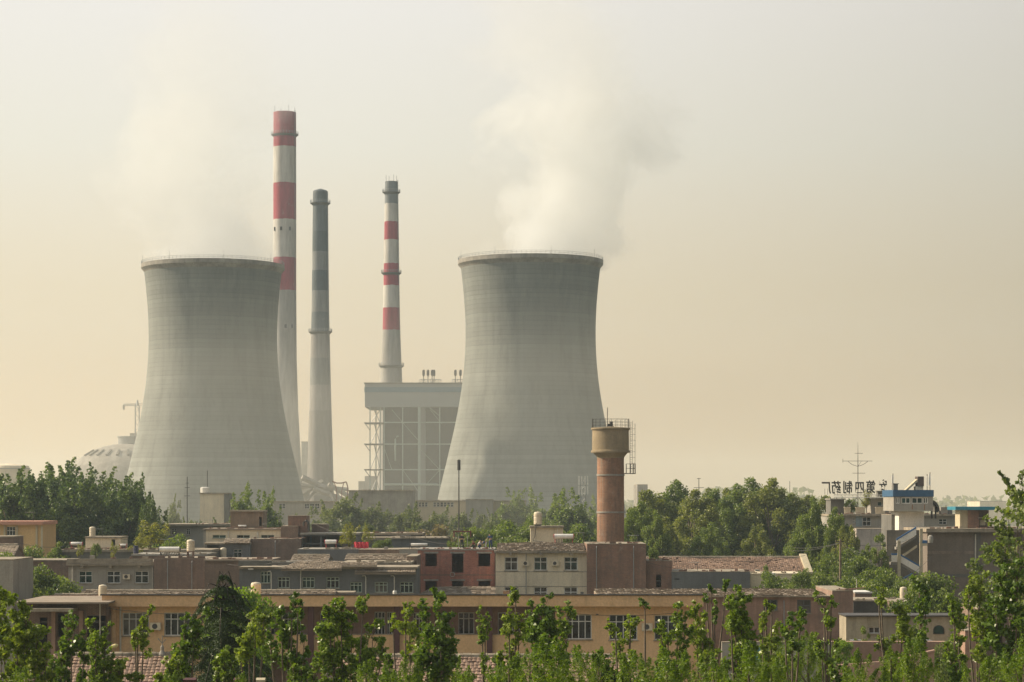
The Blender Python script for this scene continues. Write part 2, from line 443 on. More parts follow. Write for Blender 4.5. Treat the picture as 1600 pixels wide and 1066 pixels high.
# ------------------------------------------------------------------ steam
def steam(name, cx, cy, z0, z1, path, dens, seed, label, rbase):
    """path: knots (t, dx, r) up the plume; density falls off from a wandering core, broken by noise"""
    m = bpy.data.materials.new(name + "_vapour"); m.use_nodes = True
    n = m.node_tree.nodes; l = m.node_tree.links; n.clear()
    out = n.new('ShaderNodeOutputMaterial'); pv = n.new('ShaderNodeVolumePrincipled')
    pv.inputs['Color'].default_value = (0.955, 0.975, 0.985, 1); pv.inputs['Anisotropy'].default_value = 0.0
    tc = n.new('ShaderNodeTexCoord'); s = n.new('ShaderNodeSeparateXYZ'); l.new(tc.outputs['Object'], s.inputs[0])
    t = rng_(n, l, s.outputs[2], 0, z1-z0, 0, 1)
    def curve(pts, lo, hi):
        c = n.new('ShaderNodeFloatCurve'); l.new(t, c.inputs['Value'])
        cv = c.mapping.curves[0]
        cv.points[0].location = (0, (pts[0][1]-lo)/(hi-lo)); cv.points[1].location = (1, (pts[-1][1]-lo)/(hi-lo))
        for a, b in pts[1:-1]: cv.points.new(a, (b-lo)/(hi-lo))
        c.mapping.update()
        return rng_(n, l, c.outputs[0], 0, 1, lo, hi)
    dx = curve([(a, b) for a, b, c_, d_ in path], -60, 60)
    rr = curve([(a, c_) for a, b, c_, d_ in path], 0, 60)
    dd = curve([(a, d_) for a, b, c_, d_ in path], 0, 1)
    # warp
    nz = n.new('ShaderNodeTexNoise'); nz.inputs['Scale'].default_value = 0.022; nz.inputs['Detail'].default_value = 3
    nz.noise_dimensions = '3D'
    mp = n.new('ShaderNodeMapping'); mp.inputs['Location'].default_value = (seed, seed*2, 0); l.new(tc.outputs['Object'], mp.inputs[0])
    l.new(mp.outputs[0], nz.inputs['Vector'])
    wv = n.new('ShaderNodeVectorMath'); wv.operation = 'MULTIPLY_ADD'; l.new(nz.outputs['Color'], wv.inputs[0])
    wv.inputs[1].default_value = (40, 40, 30); wv.inputs[2].default_value = (-20, -20, -15)
    ad = n.new('ShaderNodeVectorMath'); ad.operation = 'ADD'; l.new(tc.outputs['Object'], ad.inputs[0]); l.new(wv.outputs[0], ad.inputs[1])
    sw = n.new('ShaderNodeSeparateXYZ'); l.new(ad.outputs[0], sw.inputs[0])
    sb = n.new('ShaderNodeMath'); sb.operation = 'SUBTRACT'; l.new(sw.outputs[0], sb.inputs[0]); l.new(dx, sb.inputs[1])
    cb = n.new('ShaderNodeCombineXYZ'); l.new(sb.outputs[0], cb.inputs[0]); l.new(sw.outputs[1], cb.inputs[1])
    ln = n.new('ShaderNodeVectorMath'); ln.operation = 'LENGTH'; l.new(cb.outputs[0], ln.inputs[0])
    q = n.new('ShaderNodeMath'); q.operation = 'DIVIDE'; l.new(ln.outputs['Value'], q.inputs[0]); l.new(rr, q.inputs[1])
    nf = n.new('ShaderNodeTexNoise'); nf.inputs['Scale'].default_value = 0.045; nf.inputs['Detail'].default_value = 5; nf.inputs['Roughness'].default_value = 0.6
    l.new(ad.outputs[0], nf.inputs['Vector'])
    q2 = n.new('ShaderNodeMath'); q2.operation = 'MULTIPLY_ADD'; l.new(nf.outputs[0], q2.inputs[0]); q2.inputs[1].default_value = -2.6; q2.inputs[2].default_value = 1.3
    q3 = n.new('ShaderNodeMath'); l.new(q.outputs[0], q3.inputs[0]); l.new(q2.outputs[0], q3.inputs[1])
    f = n.new('ShaderNodeMapRange'); f.interpolation_type = 'SMOOTHSTEP'; l.new(q3.outputs[0], f.inputs[0])
    for i, vv in enumerate((0.60, 0.98, 1.0, 0.0)): f.inputs[i+1].default_value = vv
    d = mul(n, l, mul(n, l, f.outputs[0], dd), dens)
    l.new(d, pv.inputs['Density']); l.new(pv.outputs[0], out.inputs['Volume'])
    # hull round the plume
    b = MB(); prof = []
    for i in range(13):
        tt = i/12
        k = max(j for j in range(len(path)) if path[j][0] <= tt + 1e-9); k = min(k, len(path)-2)
        u = (tt-path[k][0])/(path[k+1][0]-path[k][0])
        prof.append((path[k][1]*(1-u)+path[k+1][1]*u, path[k][2]*(1-u)+path[k+1][2]*u, tt))
    vs_ = []; fs_ = []; N = 20
    for dxx, r, tt in prof:
        rad = max(r*1.3, 5) + (14 if tt > 0.02 else 0)
        if tt < 0.02: rad = rbase
        vs_ += [(cx+dxx+rad*cos(2*pi*k/N), cy+rad*sin(2*pi*k/N), z0+tt*(z1-z0)) for k in range(N)]
    for i in range(12):
        for k in range(N):
            fs_.append((i*N+k, i*N+(k+1)%N, (i+1)*N+(k+1)%N, (i+1)*N+k))
    fs_ += [tuple(range(N-1,-1,-1)), tuple(12*N+k for k in range(N))]
    b.add(vs_, fs_)
    me = bpy.data.meshes.new(name)
    me.from_pydata([(x-cx, y-cy, z-z0) for x, y, z in b.v], [], b.f); me.materials.append(m)
    ob = bpy.data.objects.new(name, me); COL.objects.link(ob); ob.location = (cx, cy, z0)
    tag(ob, label, kind='stuff')
    return ob

DT1, DT2 = 720.0, 742.0
T1 = (X(333, DT1), DT1); T2 = (X(829, DT2), DT2)
steam('steam', T2[0], T2[1], 88, 205, [(0,3,20,0.8),(0.15,9,23,1.0),(0.38,17,29,0.8),(0.58,9,29,0.26),(0.8,2,27,0.13),(1,-4,18,0.07)], 0.052, 3.0, 'white steam plume rising from the right cooling tower', 19.5)
steam('steam', T1[0], T1[1], 84.3, 184, [(0,-1,21,0.75),(0.2,-6,23,0.8),(0.45,-7,23,0.5),(0.7,-6,20,0.25),(1,-8,14,0.08)], 0.042, 40.0, 'fainter steam plume rising from the left cooling tower', 18.4)

# ------------------------------------------------------------------ cooling towers
def cooling_tower(c, label, sc=(1.0, 1.0)):
    n0 = set(bpy.data.objects)
    k = 742.0/F
    prof = [(157,851),(152,825),(146,780),(141,760),(130,720),(121,680),(113.5,640),(106.8,600),(103.2,565),(101.8,530),(102,500),(104.2,462),(108.5,422)]
    pts = [(r*k, 15+(780-y)*k) for r, y in prof]
    pts.sort(key=lambda q: q[1])
    # smooth interpolation of the shell
    zs = np.array([q[1] for q in pts]); rs = np.array([q[0] for q in pts])
    co = np.polyfit(zs, rs, 5)
    zz = np.linspace(7.0, 89.6, 60)
    shell = [(float(np.polyval(co, z)), float(z)) for z in zz]
    t = empty('cooling_tower', (c[0], c[1], 0), label, 'cooling tower', 'cooling towers of the power station')
    rt = shell[-1][0]
    b = MB()
    inner = [(r-0.5, z) for r, z in reversed(shell)]
    b.lathe(c[0], c[1], shell+inner+[shell[0]], 128, False, False)
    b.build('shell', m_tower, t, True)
    b = MB()   # rim ring: corbelled walkway with parapet
    b.lathe(c[0], c[1], [(rt-0.1,89.0),(rt+0.25,89.6),(rt+0.95,90.4),(rt+0.95,91.7),(rt+0.75,91.7),(rt+0.75,90.7),(rt-0.6,90.7),(rt-0.6,89.0)], 128, False, False)
    b.build('rim', m_conc, t, False)
    post = None
    for i in range(96):
        a = 2*pi*i/96; x = (rt+0.85)*cos(a); y = (rt+0.85)*sin(a)
        if post is None:
            post = MB().box(c[0]-0.04, c[0]+0.04, c[1]-0.04, c[1]+0.04, 91.7, 92.7).build('rail_post', m_steel, t); q = post
        else:
            q = post.copy(); COL.objects.link(q); q.parent = t
        q.location = (x, y, 0)
    b = MB(); N = 96
    for zz_ in (92.2, 92.7):
        pts_ = [(c[0]+(rt+0.85)*cos(2*pi*i/N), c[1]+(rt+0.85)*sin(2*pi*i/N), zz_) for i in range(N+1)]
        b.tube(pts_, 0.04, 4, False)
    b.build('handrail', m_steel, t)
    for i in range(8):
        a = 2*pi*(i+0.35)/8; x = c[0]+(rt+0.7)*cos(a); y = c[1]+(rt+0.7)*sin(a)
        MB().tube([(x,y,91.4),(x,y,94.4)], [0.05,0.03], 5).build('lightning_rod', m_dark, t)
    r0 = float(np.polyval(co, 7.0)); r1 = r0+1.6
    b = MB()
    for i in range(36):
        a0 = 2*pi*i/36
        for da in (-0.5, 0.5):
            a1 = a0 + da*2*pi/36
            b.tube([(c[0]+r1*cos(a0), c[1]+r1*sin(a0), 0), (c[0]+(r0-0.3)*cos(a1), c[1]+(r0-0.3)*sin(a1), 7.3)], 0.45, 6)
    b.build('support_struts', m_conc, t)
    t.scale = (sc[0], sc[0], sc[1])
    return t
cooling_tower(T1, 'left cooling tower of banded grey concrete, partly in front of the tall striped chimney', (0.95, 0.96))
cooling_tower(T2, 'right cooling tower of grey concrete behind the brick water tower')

# ------------------------------------------------------------------ chimneys
def chimney(px, D, prof, bands, colors, rings, label, ports=(), cap=False, seed=0):
    x = X(px, D); k = D/F
    t = empty('chimney', (x, D, 0), label, 'chimney', 'chimneys of the power station')
    pr = sorted([(r*k, Z(y, D)) for y, r in prof], key=lambda q: q[1])
    pr = [(pr[0][0]*1.08, 0.0)] + pr
    zs = [Z(y, D) for y in bands]     # rising
    top = pr[-1][1]
    m = M_bands('chimney_paint_%d' % seed, colors, zs+[top+0.5])
    b = MB()
    rt = pr[-1][0]
    if cap:
        pr2 = pr + [(rt*0.98, top+0.9), (rt*0.88, top+1.25), (0.3, top+2.0)]
        b.lathe(x, D, pr2, 40, True, True)
    else:
        b.lathe(x, D, pr + [(rt-0.5, top), (rt-0.5, top-6)], 40, True, True)
    b.build('shaft', m, t, True)
    def rad(z):
        for i in range(len(pr)-1):
            if pr[i][1] <= z <= pr[i+1][1]:
                u = (z-pr[i][1])/(pr[i+1][1]-pr[i][1]); return pr[i][0]*(1-u)+pr[i+1][0]*u
        return rt
    for y in rings:
        z = Z(y, D); r = rad(z)
        b = MB(); b.lathe(x, D, [(r+0.05,z-0.9),(r+0.85,z-0.1),(r+1.0,z-0.1),(r+1.0,z+0.12),(r,z+0.12)], 40, False, False)
        pf = b.build('platform', m_conc_d, t)
        b = MB()
        for i in range(28):
            a = 2*pi*i/28; b.box(x+(r+0.95)*cos(a)-0.05, x+(r+0.95)*cos(a)+0.05, D+(r+0.95)*sin(a)-0.05, D+(r+0.95)*sin(a)+0.05, z, z+1.2)
        for h in (0.6, 1.2):
            b.tube([(x+(r+0.95)*cos(2*pi*i/28), D+(r+0.95)*sin(2*pi*i/28), z+h) for i in range(29)], 0.05, 4, False)
        b.build('guard_rail', m_steel, pf)
    # ladder with cage up the right side
    b = MB(); zt = top+0.6; z = 8.0
    a = R(-28)
    def at_(z, off, side): r = rad(z)+off; return (x+r*cos(a)-side*sin(a), D+r*sin(a)+side*cos(a), z)
    zl = [8.0 + (zt-8)*i/12 for i in range(13)]
    for sd in (-0.3, 0.3): b.tube([at_(q, 0.35, sd) for q in zl], 0.07, 4)
    while z < zt:
        b.bar(at_(z, 0.35, -0.3), at_(z, 0.35, 0.3), 0.05); b.bar(at_(z, 0.35, -0.3), at_(z, 1.0, 0), 0.045); b.bar(at_(z, 0.35, 0.3), at_(z, 1.0, 0), 0.045)
        z += 2.0
    b.build('ladder', m_steel, t)
    for (py, dxp) in ports:
        z = Z(py, D); r = rad(z); xx = dxp*k; yy = -math.sqrt(max(r*r-xx*xx, 0.01))
        MB().box(x+xx-0.5, x+xx+0.5, D+yy-0.12, D+yy+0.6, z-0.8, z+0.8).build('vent_opening', m_dark, t)
    if not cap:
        for i in range(4):
            a = 2*pi*(i+0.3)/4; px_, py_ = x+(rt-0.25)*cos(a), D+(rt-0.25)*sin(a)
            MB().tube([(px_,py_,top-0.5),(px_,py_,top+2.6)], 0.07, 4).build('lightning_rod', m_dark, t)
    return t
RED = (0.33, 0.055, 0.075); WHT = (0.52, 0.50, 0.46); GRY = (0.34, 0.33, 0.31)
chimney(445, 1000, [(176,17.6),(300,17.9),(450,17.9),(560,18.6),(640,21),(700,24.3),(740,26.5),(790,29)],
        [455,402,343,287,230], [GRY,RED,WHT,RED,WHT,RED], [211],
        'tallest chimney with red and white bands and a red top, behind the left cooling tower',
        ports=[(359,-14),(359,-4),(359,9),(511,3),(511,12)], seed=1)
G1=(0.11,0.13,0.14); G2=(0.19,0.20,0.20); G3=(0.08,0.10,0.105); G4=(0.22,0.21,0.20)
chimney(500.5, 900, [(303,11.6),(400,12.6),(480,13.6),(600,16.4),(700,19.3),(750,20.6),(800,22.2)],
        [641,600,558,520,488,453,422,392,362], [G4,(0.28,0.27,0.26),G2,(0.26,0.25,0.24),G1,G2,G3,G2,G3,G1], [318, 519],
        'slender unpainted grey chimney with a domed cap and dull dark bands, between the striped ones',
        cap=True, seed=2)
chimney(611.5, 950, [(284,9.9),(345,10.8),(445,12.2),(514,13.6),(572,16),(600,17.2),(700,21)],
        [514,480,445,410,375,345,318], [GRY,RED,WHT,RED,WHT,RED,WHT,(0.19,0.21,0.22)], [301,427,572],
        'red and white banded chimney with a dark top, rising behind the boiler house', seed=3)

# ------------------------------------------------------------------ boiler house
def boiler_house():
    D = 850.0; t = empty('boiler_house', (X(680,D), D, 0), 'open steel framed boiler house with grey cladding and blue stripe beside the right cooling tower', 'power station building')
    x0, x1 = X(570,D), X(790,D); y0, y1 = D, D+34
    zt, zb = Z(600,D), Z(636,D)
    MB().box(x0, x1, y0, y1, zb, zt).build('upper_cladding', m_clad, t)
    MB().box(x0-0.15, x1+0.15, y0-0.15, y1+0.15, Z(613,D), Z(605,D)).build('blue_stripe', m_bluest, t)
    MB().box(x0-0.3, x1+0.3, y0-0.3, y1+0.3, zt, zt+0.5).build('roof_edge', m_conc_d, t)
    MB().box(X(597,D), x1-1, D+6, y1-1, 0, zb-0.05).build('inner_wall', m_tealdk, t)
    cols = [578, 584, 594, 600, 629, 655, 687, 722, 756, 788]
    for i, px in enumerate(cols):
        w = 0.55 if px in (655,) else 0.38
        yy = D+0.8 if i != 1 else D+14
        if px == 655:
            MB().box(X(px,D)-0.5, X(px,D)+0.5, yy-0.6, yy+0.6, 0, zb-0.02).build('column', m_tealst, t)
            MB().box(X(660,D)-1.1, X(660,D)+1.1, yy+2.2, yy+3.6, 0, zb-0.02).build('duct', m_clad, t)
        else:
            MB().box(X(px,D)-w/2, X(px,D)+w/2, yy-0.3, yy+0.3, 0, zb-0.02).build('column', m_tealst, t)
    for py in (660, 694, 734, 758):
        z = Z(py, D)
        MB().box(X(600,D), x1, D+0.55, D+1.05, z-0.2, z+0.2).build('beam', m_tealst, t)
    for py in (661, 694, 734):
        z = Z(py, D)
        b = MB(); b.box(X(569,D), X(600,D), D-0.5, D+12, z-0.18, z+0.18)
        b.bar((X(570,D),D,z-0.1),(X(578,D),D,z-2.6),0.2)
        b.build('landing', m_conc_d, t)
    b = MB()
    zz = [Z(q,D) for q in (640,661,694,734,772)]
    for i in range(4):
        a, c_ = zz[i], zz[i+1]
        b.bar((X(584,D),D+1,a),(X(594,D),D+1,c_),0.22); b.bar((X(594,D),D+2,a),(X(578,D),D+2,c_),0.22)
    b.build('stair_braces', m_steel, t)
    b = MB()
    for (p0, q0, p1, q1) in ((612,640,629,660),(629,660,655,690),(670,636,687,650),(655,700,687,734),(629,734,655,770),(672,640,690,662),(600,700,612,734),(687,734,665,758)):
        b.bar((X(p0,D),D+1.6,Z(q0,D)),(X(p1,D),D+1.6,Z(q1,D)),0.16)
    b.build('diagonal_braces', m_tealst, t)
    # bunkers and pipes inside
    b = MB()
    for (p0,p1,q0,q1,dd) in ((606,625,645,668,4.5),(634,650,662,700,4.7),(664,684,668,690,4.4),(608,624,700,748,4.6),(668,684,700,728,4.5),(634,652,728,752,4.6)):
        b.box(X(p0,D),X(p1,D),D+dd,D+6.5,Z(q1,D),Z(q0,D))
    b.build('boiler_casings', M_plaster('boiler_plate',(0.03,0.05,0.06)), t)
    b = MB(); b.tube([(X(617,D),D+3,Z(720,D)),(X(617,D),D+3,Z(686,D)),(X(619,D),D+3,Z(682,D)),(X(622,D),D+3,Z(681,D))],0.3,8)
    b.tube([(X(600,D),D-0.8,Z(757,D)),(X(684,D),D-0.8,Z(757,D))],0.35,8)
    b.build('steam_pipes', m_tealst, t)
    for px in (661, 668, 674.5, 677.5, 711, 719):
        x = X(px, D); z = zt+0.5
        b = MB(); b.lathe(x, D+5, [(0.15,z),(0.15,z+2.6),(0.5,z+3),(0.5,z+4.6),(0.3,z+5)], 12)
        s_ = b.build('silencer', m_dark, t)
    for (p0, p1) in ((655,689),(706,724)):
        b = MB(); z = zt+0.5
        b.box(X(p0,D),X(p1,D),D+3.5,D+3.9,z+1.2,z+1.4)
        n_ = int((p1-p0)/4)
        for i in range(n_+1):
            xx = X(p0,D)+(X(p1,D)-X(p0,D))*i/n_
            b.box(xx-0.08,xx+0.08,D+3.6,D+3.8,z,z+1.2)
            if i < n_: b.bar((xx,D+3.7,z),(X(p0,D)+(X(p1,D)-X(p0,D))*(i+1)/n_,D+3.7,z+1.2),0.1)
        b.build('roof_frame', m_steel, t)
boiler_house()

# ------------------------------------------------------------------ generic building pieces
def wall_holes(b, x0, x1, z0, z1, y, holes, th=0.28):
    """front wall plane at y with rectangular openings and their reveals"""
    xs = sorted(set([x0, x1] + [min(max(h[0],x0),x1) for h in holes] + [min(max(h[1],x0),x1) for h in holes]))
    zs = sorted(set([z0, z1] + [min(max(h[2],z0),z1) for h in holes] + [min(max(h[3],z0),z1) for h in holes]))
    for i in range(len(xs)-1):
        for j in range(len(zs)-1):
            cx = (xs[i]+xs[i+1])/2; cz = (zs[j]+zs[j+1])/2
            if any(h[0] < cx < h[1] and h[2] < cz < h[3] for h in holes): continue
            b.add([(xs[i],y,zs[j]),(xs[i+1],y,zs[j]),(xs[i+1],y,zs[j+1]),(xs[i],y,zs[j+1])], [(0,1,2,3)])
    for h in holes:
        a, c, d, e = h[:4]
        b.add([(a,y,d),(c,y,d),(c,y,e),(a,y,e),(a,y+th,d),(c,y+th,d),(c,y+th,e),(a,y+th,e)],
              [(0,4,5,1),(1,5,6,2),(2,6,7,3),(3,7,4,0)])

def window(parent, h, y, nv=1, hf=0.66, fm=None, gm=None, sill=True, fw=0.06, depth=0.14):
    a, c, d, e = h
    fm = fm or m_frame; gm = gm or m_glass
    b = MB(); y0 = y+depth
    b.box(a, a+fw, y0, y0+0.07, d, e); b.box(c-fw, c, y0, y0+0.07, d, e)
    b.box(a+fw, c-fw, y0, y0+0.07, d, d+fw); b.box(a+fw, c-fw, y0, y0+0.07, e-fw, e)
    for i in range(nv):
        xm = a+(c-a)*(i+1)/(nv+1); b.box(xm-fw/2, xm+fw/2, y0+0.003, y0+0.06, d+fw, e-fw)
    if hf:
        zm = d+(e-d)*hf; b.box(a+fw, c-fw, y0-0.004, y0+0.064, zm-fw/2, zm+fw/2)
    w = b.build('window', fm, parent)
    gm = rnd.choice([gm, gm, m_glass, m_glass_g, m_curtain]) if gm in (m_glass, m_glass_g) else gm
    MB().box(a+0.01, c-0.01, y0+0.075, y0+0.1, d+0.01, e-0.01).build('pane', gm, w)
    if sill: MB().box(a-0.08, c+0.08, y-0.09, y+depth-0.005, d-0.08, d-0.003).build('sill', m_slab, w)
    return w

def hx(rect, D): # px rect (x0,x1,y0,y1) -> opening
    return (X(rect[0],D), X(rect[1],D), Z(rect[3],D), Z(rect[2],D))

def house(name, label, x0, x1, yt, D, depth, wm, wins=(), holes=(), slab=None, oh=0.35, st=0.25, parapet=0.0, pm=None,
          z0=0.0, cat='building', group=None, nv=1, hf=0.66, fm=None, gm=None, brackets=0, sill=True, fw=0.06, sm=None):
    """flat roofed block; x0..x1, yt in picture units at distance D"""
    xa, xb = X(x0,D), X(x1,D); zt = Z(yt,D)
    t = empty(name, ((xa+xb)/2, D, z0), label, cat, group)
    hs = [hx(w, D) for w in wins]; ho = [hx(w, D) for w in holes]
    zw = zt-st
    b = MB()
    wall_holes(b, xa, xb, z0, zw, D, hs+ho)
    b.add([(xa,D,z0),(xa,D+depth,z0),(xa,D+depth,zw),(xa,D,zw)], [(0,3,2,1)])
    b.add([(xb,D,z0),(xb,D+depth,z0),(xb,D+depth,zw),(xb,D,zw)], [(0,1,2,3)])
    b.add([(xa,D+depth,z0),(xb,D+depth,z0),(xb,D+depth,zw),(xa,D+depth,zw)], [(0,3,2,1)])
    b.build('wall', wm, t)
    b = MB(); b.box(xa-oh*0.3, xb+oh*0.3, D-oh, D+depth+0.1, zw, zt)
    rf = b.build('roof', sm or m_slab, t)
    if parapet:
        b = MB(); y_ = D-oh+0.02; e_ = oh*0.3-0.02
        b.box(xa-e_, xb+e_, y_, y_+0.2, zt, zt+parapet); b.box(xa-e_, xb+e_, D+depth-0.12, D+depth+0.08, zt, zt+parapet)
        b.box(xa-e_, xa-e_+0.2, y_+0.2, D+depth-0.12, zt, zt+parapet); b.box(xb+e_-0.2, xb+e_, y_+0.2, D+depth-0.12, zt, zt+parapet)
        b.build('parapet', pm or wm, rf)
    if ho:   # floors so that open holes look into dark rooms
        b = MB(); z = z0+3.1
        while z < zw-1: b.box(xa+0.05, xb-0.05, D+0.35, D+depth-0.05, z-0.15, z); z += 3.1
        b.build('floor', m_conc_d, t)
    for h in hs: window(t, h, D, nv, hf, fm, gm, sill, fw)
    for i in range(brackets):
        xx = xa+(xb-xa)*(i+0.5)/brackets
        MB().box(xx-0.15, xx+0.15, D-oh+0.02, D-0.002, zw-0.25, zw-0.002).build('bracket', m_slab, rf)
    return t

def tile_roof(b, x0, x1, y0, z0, y1, z1, tw=0.3, th=0.32, jit=0.02, missing=0.0, wave=0.0, seed=1, hipl=0, hipr=0, lift=0.05):
    """courses of separate tiles from the eave (y0,z0) up to the ridge (y1,z1)"""
    r = random.Random(seed)
    L = math.hypot(y1-y0, z1-z0); nr = max(1, int(L/th)); nc = max(1, int(abs(x1-x0)/tw))
    uy, uz = (y1-y0)/L, (z1-z0)/L; ny, nz = -uz, uy
    ph = [r.uniform(0, 6.28) for _ in range(3)]
    for j in range(nr):
        t0 = L*j/nr; t1 = L*(j+1)/nr + 0.06
        xl = x0 + hipl*t0/L; xr = x1 - hipr*t0/L
        off = (j % 2)*tw*0.5
        k = int(abs(xr-xl)/tw)
        for i in range(k):
            if r.random() < missing: continue
            a = xl+(xr-xl)*i/k; c = xl+(xr-xl)*(i+1)/k - 0.02
            w = wave*math.sin(a*0.6+ph[0])*math.sin(t0*0.8+ph[1])
            h0 = lift + r.uniform(-jit, jit)+w; h1 = 0.005+r.uniform(0, jit)*0.5+w
            dt = r.uniform(-jit, jit)
            P = lambda x, t_, h: (x, y0+uy*t_+ny*h, z0+uz*t_+nz*h)
            m_ = (a+c)/2
            b.add([P(a,t0+dt,h0),P(m_,t0+dt,h0+0.02),P(c,t0+dt,h0),P(c,t1,h1),P(m_,t1,h1+0.02),P(a,t1,h1),P(a,t0+dt,h0-0.07),P(c,t0+dt,h0-0.07)],
                  [(0,1,4,5),(1,2,3,4),(6,7,2,1,0)])

def gable_house(name, label, x0, x1, D, depth, zr, ze, wm, tm, tw=0.3, th=0.32, cat='building', z0=0, wins=(), hipl=0, hipr=0, seed=3, missing=0.0, wave=0.03, ridge=True, eav=0.5, oh=0.3, **k):
    """ridge along x; front slope faces the camera"""
    xa, xb = X(x0,D), X(x1,D)
    t = empty(name, ((xa+xb)/2, D, z0), label, cat)
    yr = D+depth/2
    hs = [hx(w, D) for w in wins]
    b = MB()
    wall_holes(b, xa, xb, z0, ze, D, hs)
    b.add([(xa,D+depth,z0),(xb,D+depth,z0),(xb,D+depth,ze),(xa,D+depth,ze)], [(0,3,2,1)])
    for xx, ee in ((xa, hipl), (xb, hipr)):
        if ee: b.add([(xx,D,z0),(xx,D+depth,z0),(xx,D+depth,ze),(xx,D,ze)], [(0,1,2,3)])
        else: b.add([(xx,D,z0),(xx,D+depth,z0),(xx,D+depth,ze),(xx,yr,zr-0.12),(xx,D,ze)], [(0,1,2,3,4)])
    b.build('wall', wm, t)
    sl = (zr-ze)/(depth/2)
    b = MB()
    tile_roof(b, xa-oh, xb+oh, D-eav, ze-sl*eav, yr, zr, tw, th, 0.025, missing, wave, seed, hipl, hipr)
    # deck and rear slope under the tiles
    ra, rb = xa+hipl, xb-hipr
    b.add([(xa-oh,D-eav,ze-sl*eav-0.06),(xb+oh,D-eav,ze-sl*eav-0.06),(rb+oh,yr,zr-0.06),(ra-oh,yr,zr-0.06)],[(0,1,2,3)])
    b.add([(xa-oh,D+depth+eav,ze-sl*eav),(xb+oh,D+depth+eav,ze-sl*eav),(rb+oh,yr,zr),(ra-oh,yr,zr)],[(0,3,2,1)])
    if hipl: b.add([(xa-oh,D-eav,ze-sl*eav),(xa-oh,D+depth+eav,ze-sl*eav),(ra-oh,yr,zr)],[(0,2,1)])
    rf = b.build('roof', tm, t)
    if ridge:
        b = MB(); nn = int((rb-ra)/0.4)
        for i in range(nn):
            xx = ra+(rb-ra)*i/nn
            b.prismx([(yr-0.14,zr-0.05),(yr-0.1,zr+0.1),(yr,zr+0.16+0.02*(i%2)),(yr+0.1,zr+0.1),(yr+0.14,zr-0.05)], xx, xx+(rb-ra)/nn-0.02)
        b.build('ridge', m_slab, rf)
        if hipl:
            MB().tube([(xa-oh,D-eav,ze-sl*eav+0.08),(ra-oh,yr,zr+0.06)],0.12,6).build('hip_ridge', m_slab, rf)
    for h in hs: window(t, h, D, **k)
    return t

# rooftop furniture
def water_tank(px, pyb, D, w, h, label, rot=0, mat_=None, ribs=5, y=None):
    x = X(px,D); z = Z(pyb,D); r = w*D/F/2; H = h*D/F; y = y or D
    t = empty('water_tank', (x, y, z), label, 'water tank', 'rooftop water tanks')
    prof = [(r*0.98,z)]
    for i in range(ribs):
        q0 = z+H*0.88*(i)/ribs; q1 = z+H*0.88*(i+1)/ribs
        prof += [(r,q0+(q1-q0)*0.15),(r,q0+(q1-q0)*0.8),(r*0.95,q1)]
    MB().lathe(x,y,prof,20).build('body', mat_ or m_tankp, t, False)
    MB().lathe(x,y,[(r*0.96,z+H*0.885),(r*0.8,z+H*0.95),(r*0.25,z+H*0.985),(r*0.22,z+H)],20).build('lid', mat_ or m_tankp, t, True)
    return t
def solar_heater(px0, px1, pyt, pyb, D, label, frame=None, y=None):
    xa, xb = X(px0,D), X(px1,D); zt = Z(pyt,D); zb = Z(pyb,D); y = y or D; r = (zt-zb)*0.24
    frame = frame or m_dark
    t = empty('solar_water_heater', ((xa+xb)/2, y, zb), label, 'solar water heater', 'solar water heaters on the roofs')
    zc = zt-r
    MB().tube([(xa,y,zc),(xa+0.06,y,zc),(xb-0.06,y,zc),(xb,y,zc)],[r*0.8,r,r,r*0.8],16).build('tank', m_tankw, t, True)
    for xx, s_ in ((xa, -1), (xb, 1)):
        MB().tube([(xx+0.01*s_,y,zc),(xx+0.07*s_,y,zc)],[r*1.02,r*0.95],16).build('end_cap', frame, t)
    b = MB(); n_ = 12
    for i in range(n_):
        xx = xa+0.12+(xb-xa-0.24)*i/(n_-1)
        b.tube([(xx,y+0.05,zc-r*0.8),(xx,y+1.3,zb+0.12)],0.035,6)
    b.build('collector_tubes', m_dark, t)
    for xx in (xa+0.1, xb-0.1):
        b = MB(); b.bar((xx,y,zc-r),(xx,y,zb),0.05); b.bar((xx,y,zc-r),(xx,y+1.35,zb),0.05); b.bar((xx,y,zb+0.03),(xx,y+1.35,zb+0.03),0.05)
        b.prismx([(y-0.02,zc-r*0.9),(y+1.2,zb+0.2),(y+0.1,zb+0.1)], xx-0.02, xx+0.02)
        b.build('leg_frame', frame, t)
    return t
def pipe_down(px, py0, py1, D, parent, r=0.05):
    x = X(px,D); y = D-0.12
    MB().tube([(x,D-0.02,Z(py0,D)),(x,y,Z(py0,D)-0.12),(x,y,max(Z(py1,D),0))],r,8).build('drainpipe', m_pipe, parent)
#@@PART2@@
# ------------------------------------------------------------------ foliage
def np_mesh(name, V, Fq, mat_):
    me = bpy.data.meshes.new(name)
    nf, k = Fq.shape
    me.vertices.add(len(V)); me.vertices.foreach_set('co', V.astype(np.float32).ravel())
    me.loops.add(nf*k); me.loops.foreach_set('vertex_index', Fq.astype(np.int32).ravel())
    me.polygons.add(nf); me.polygons.foreach_set('loop_start', (np.arange(nf)*k).astype(np.int32))
    me.update(calc_edges=True); me.materials.append(mat_)
    return me

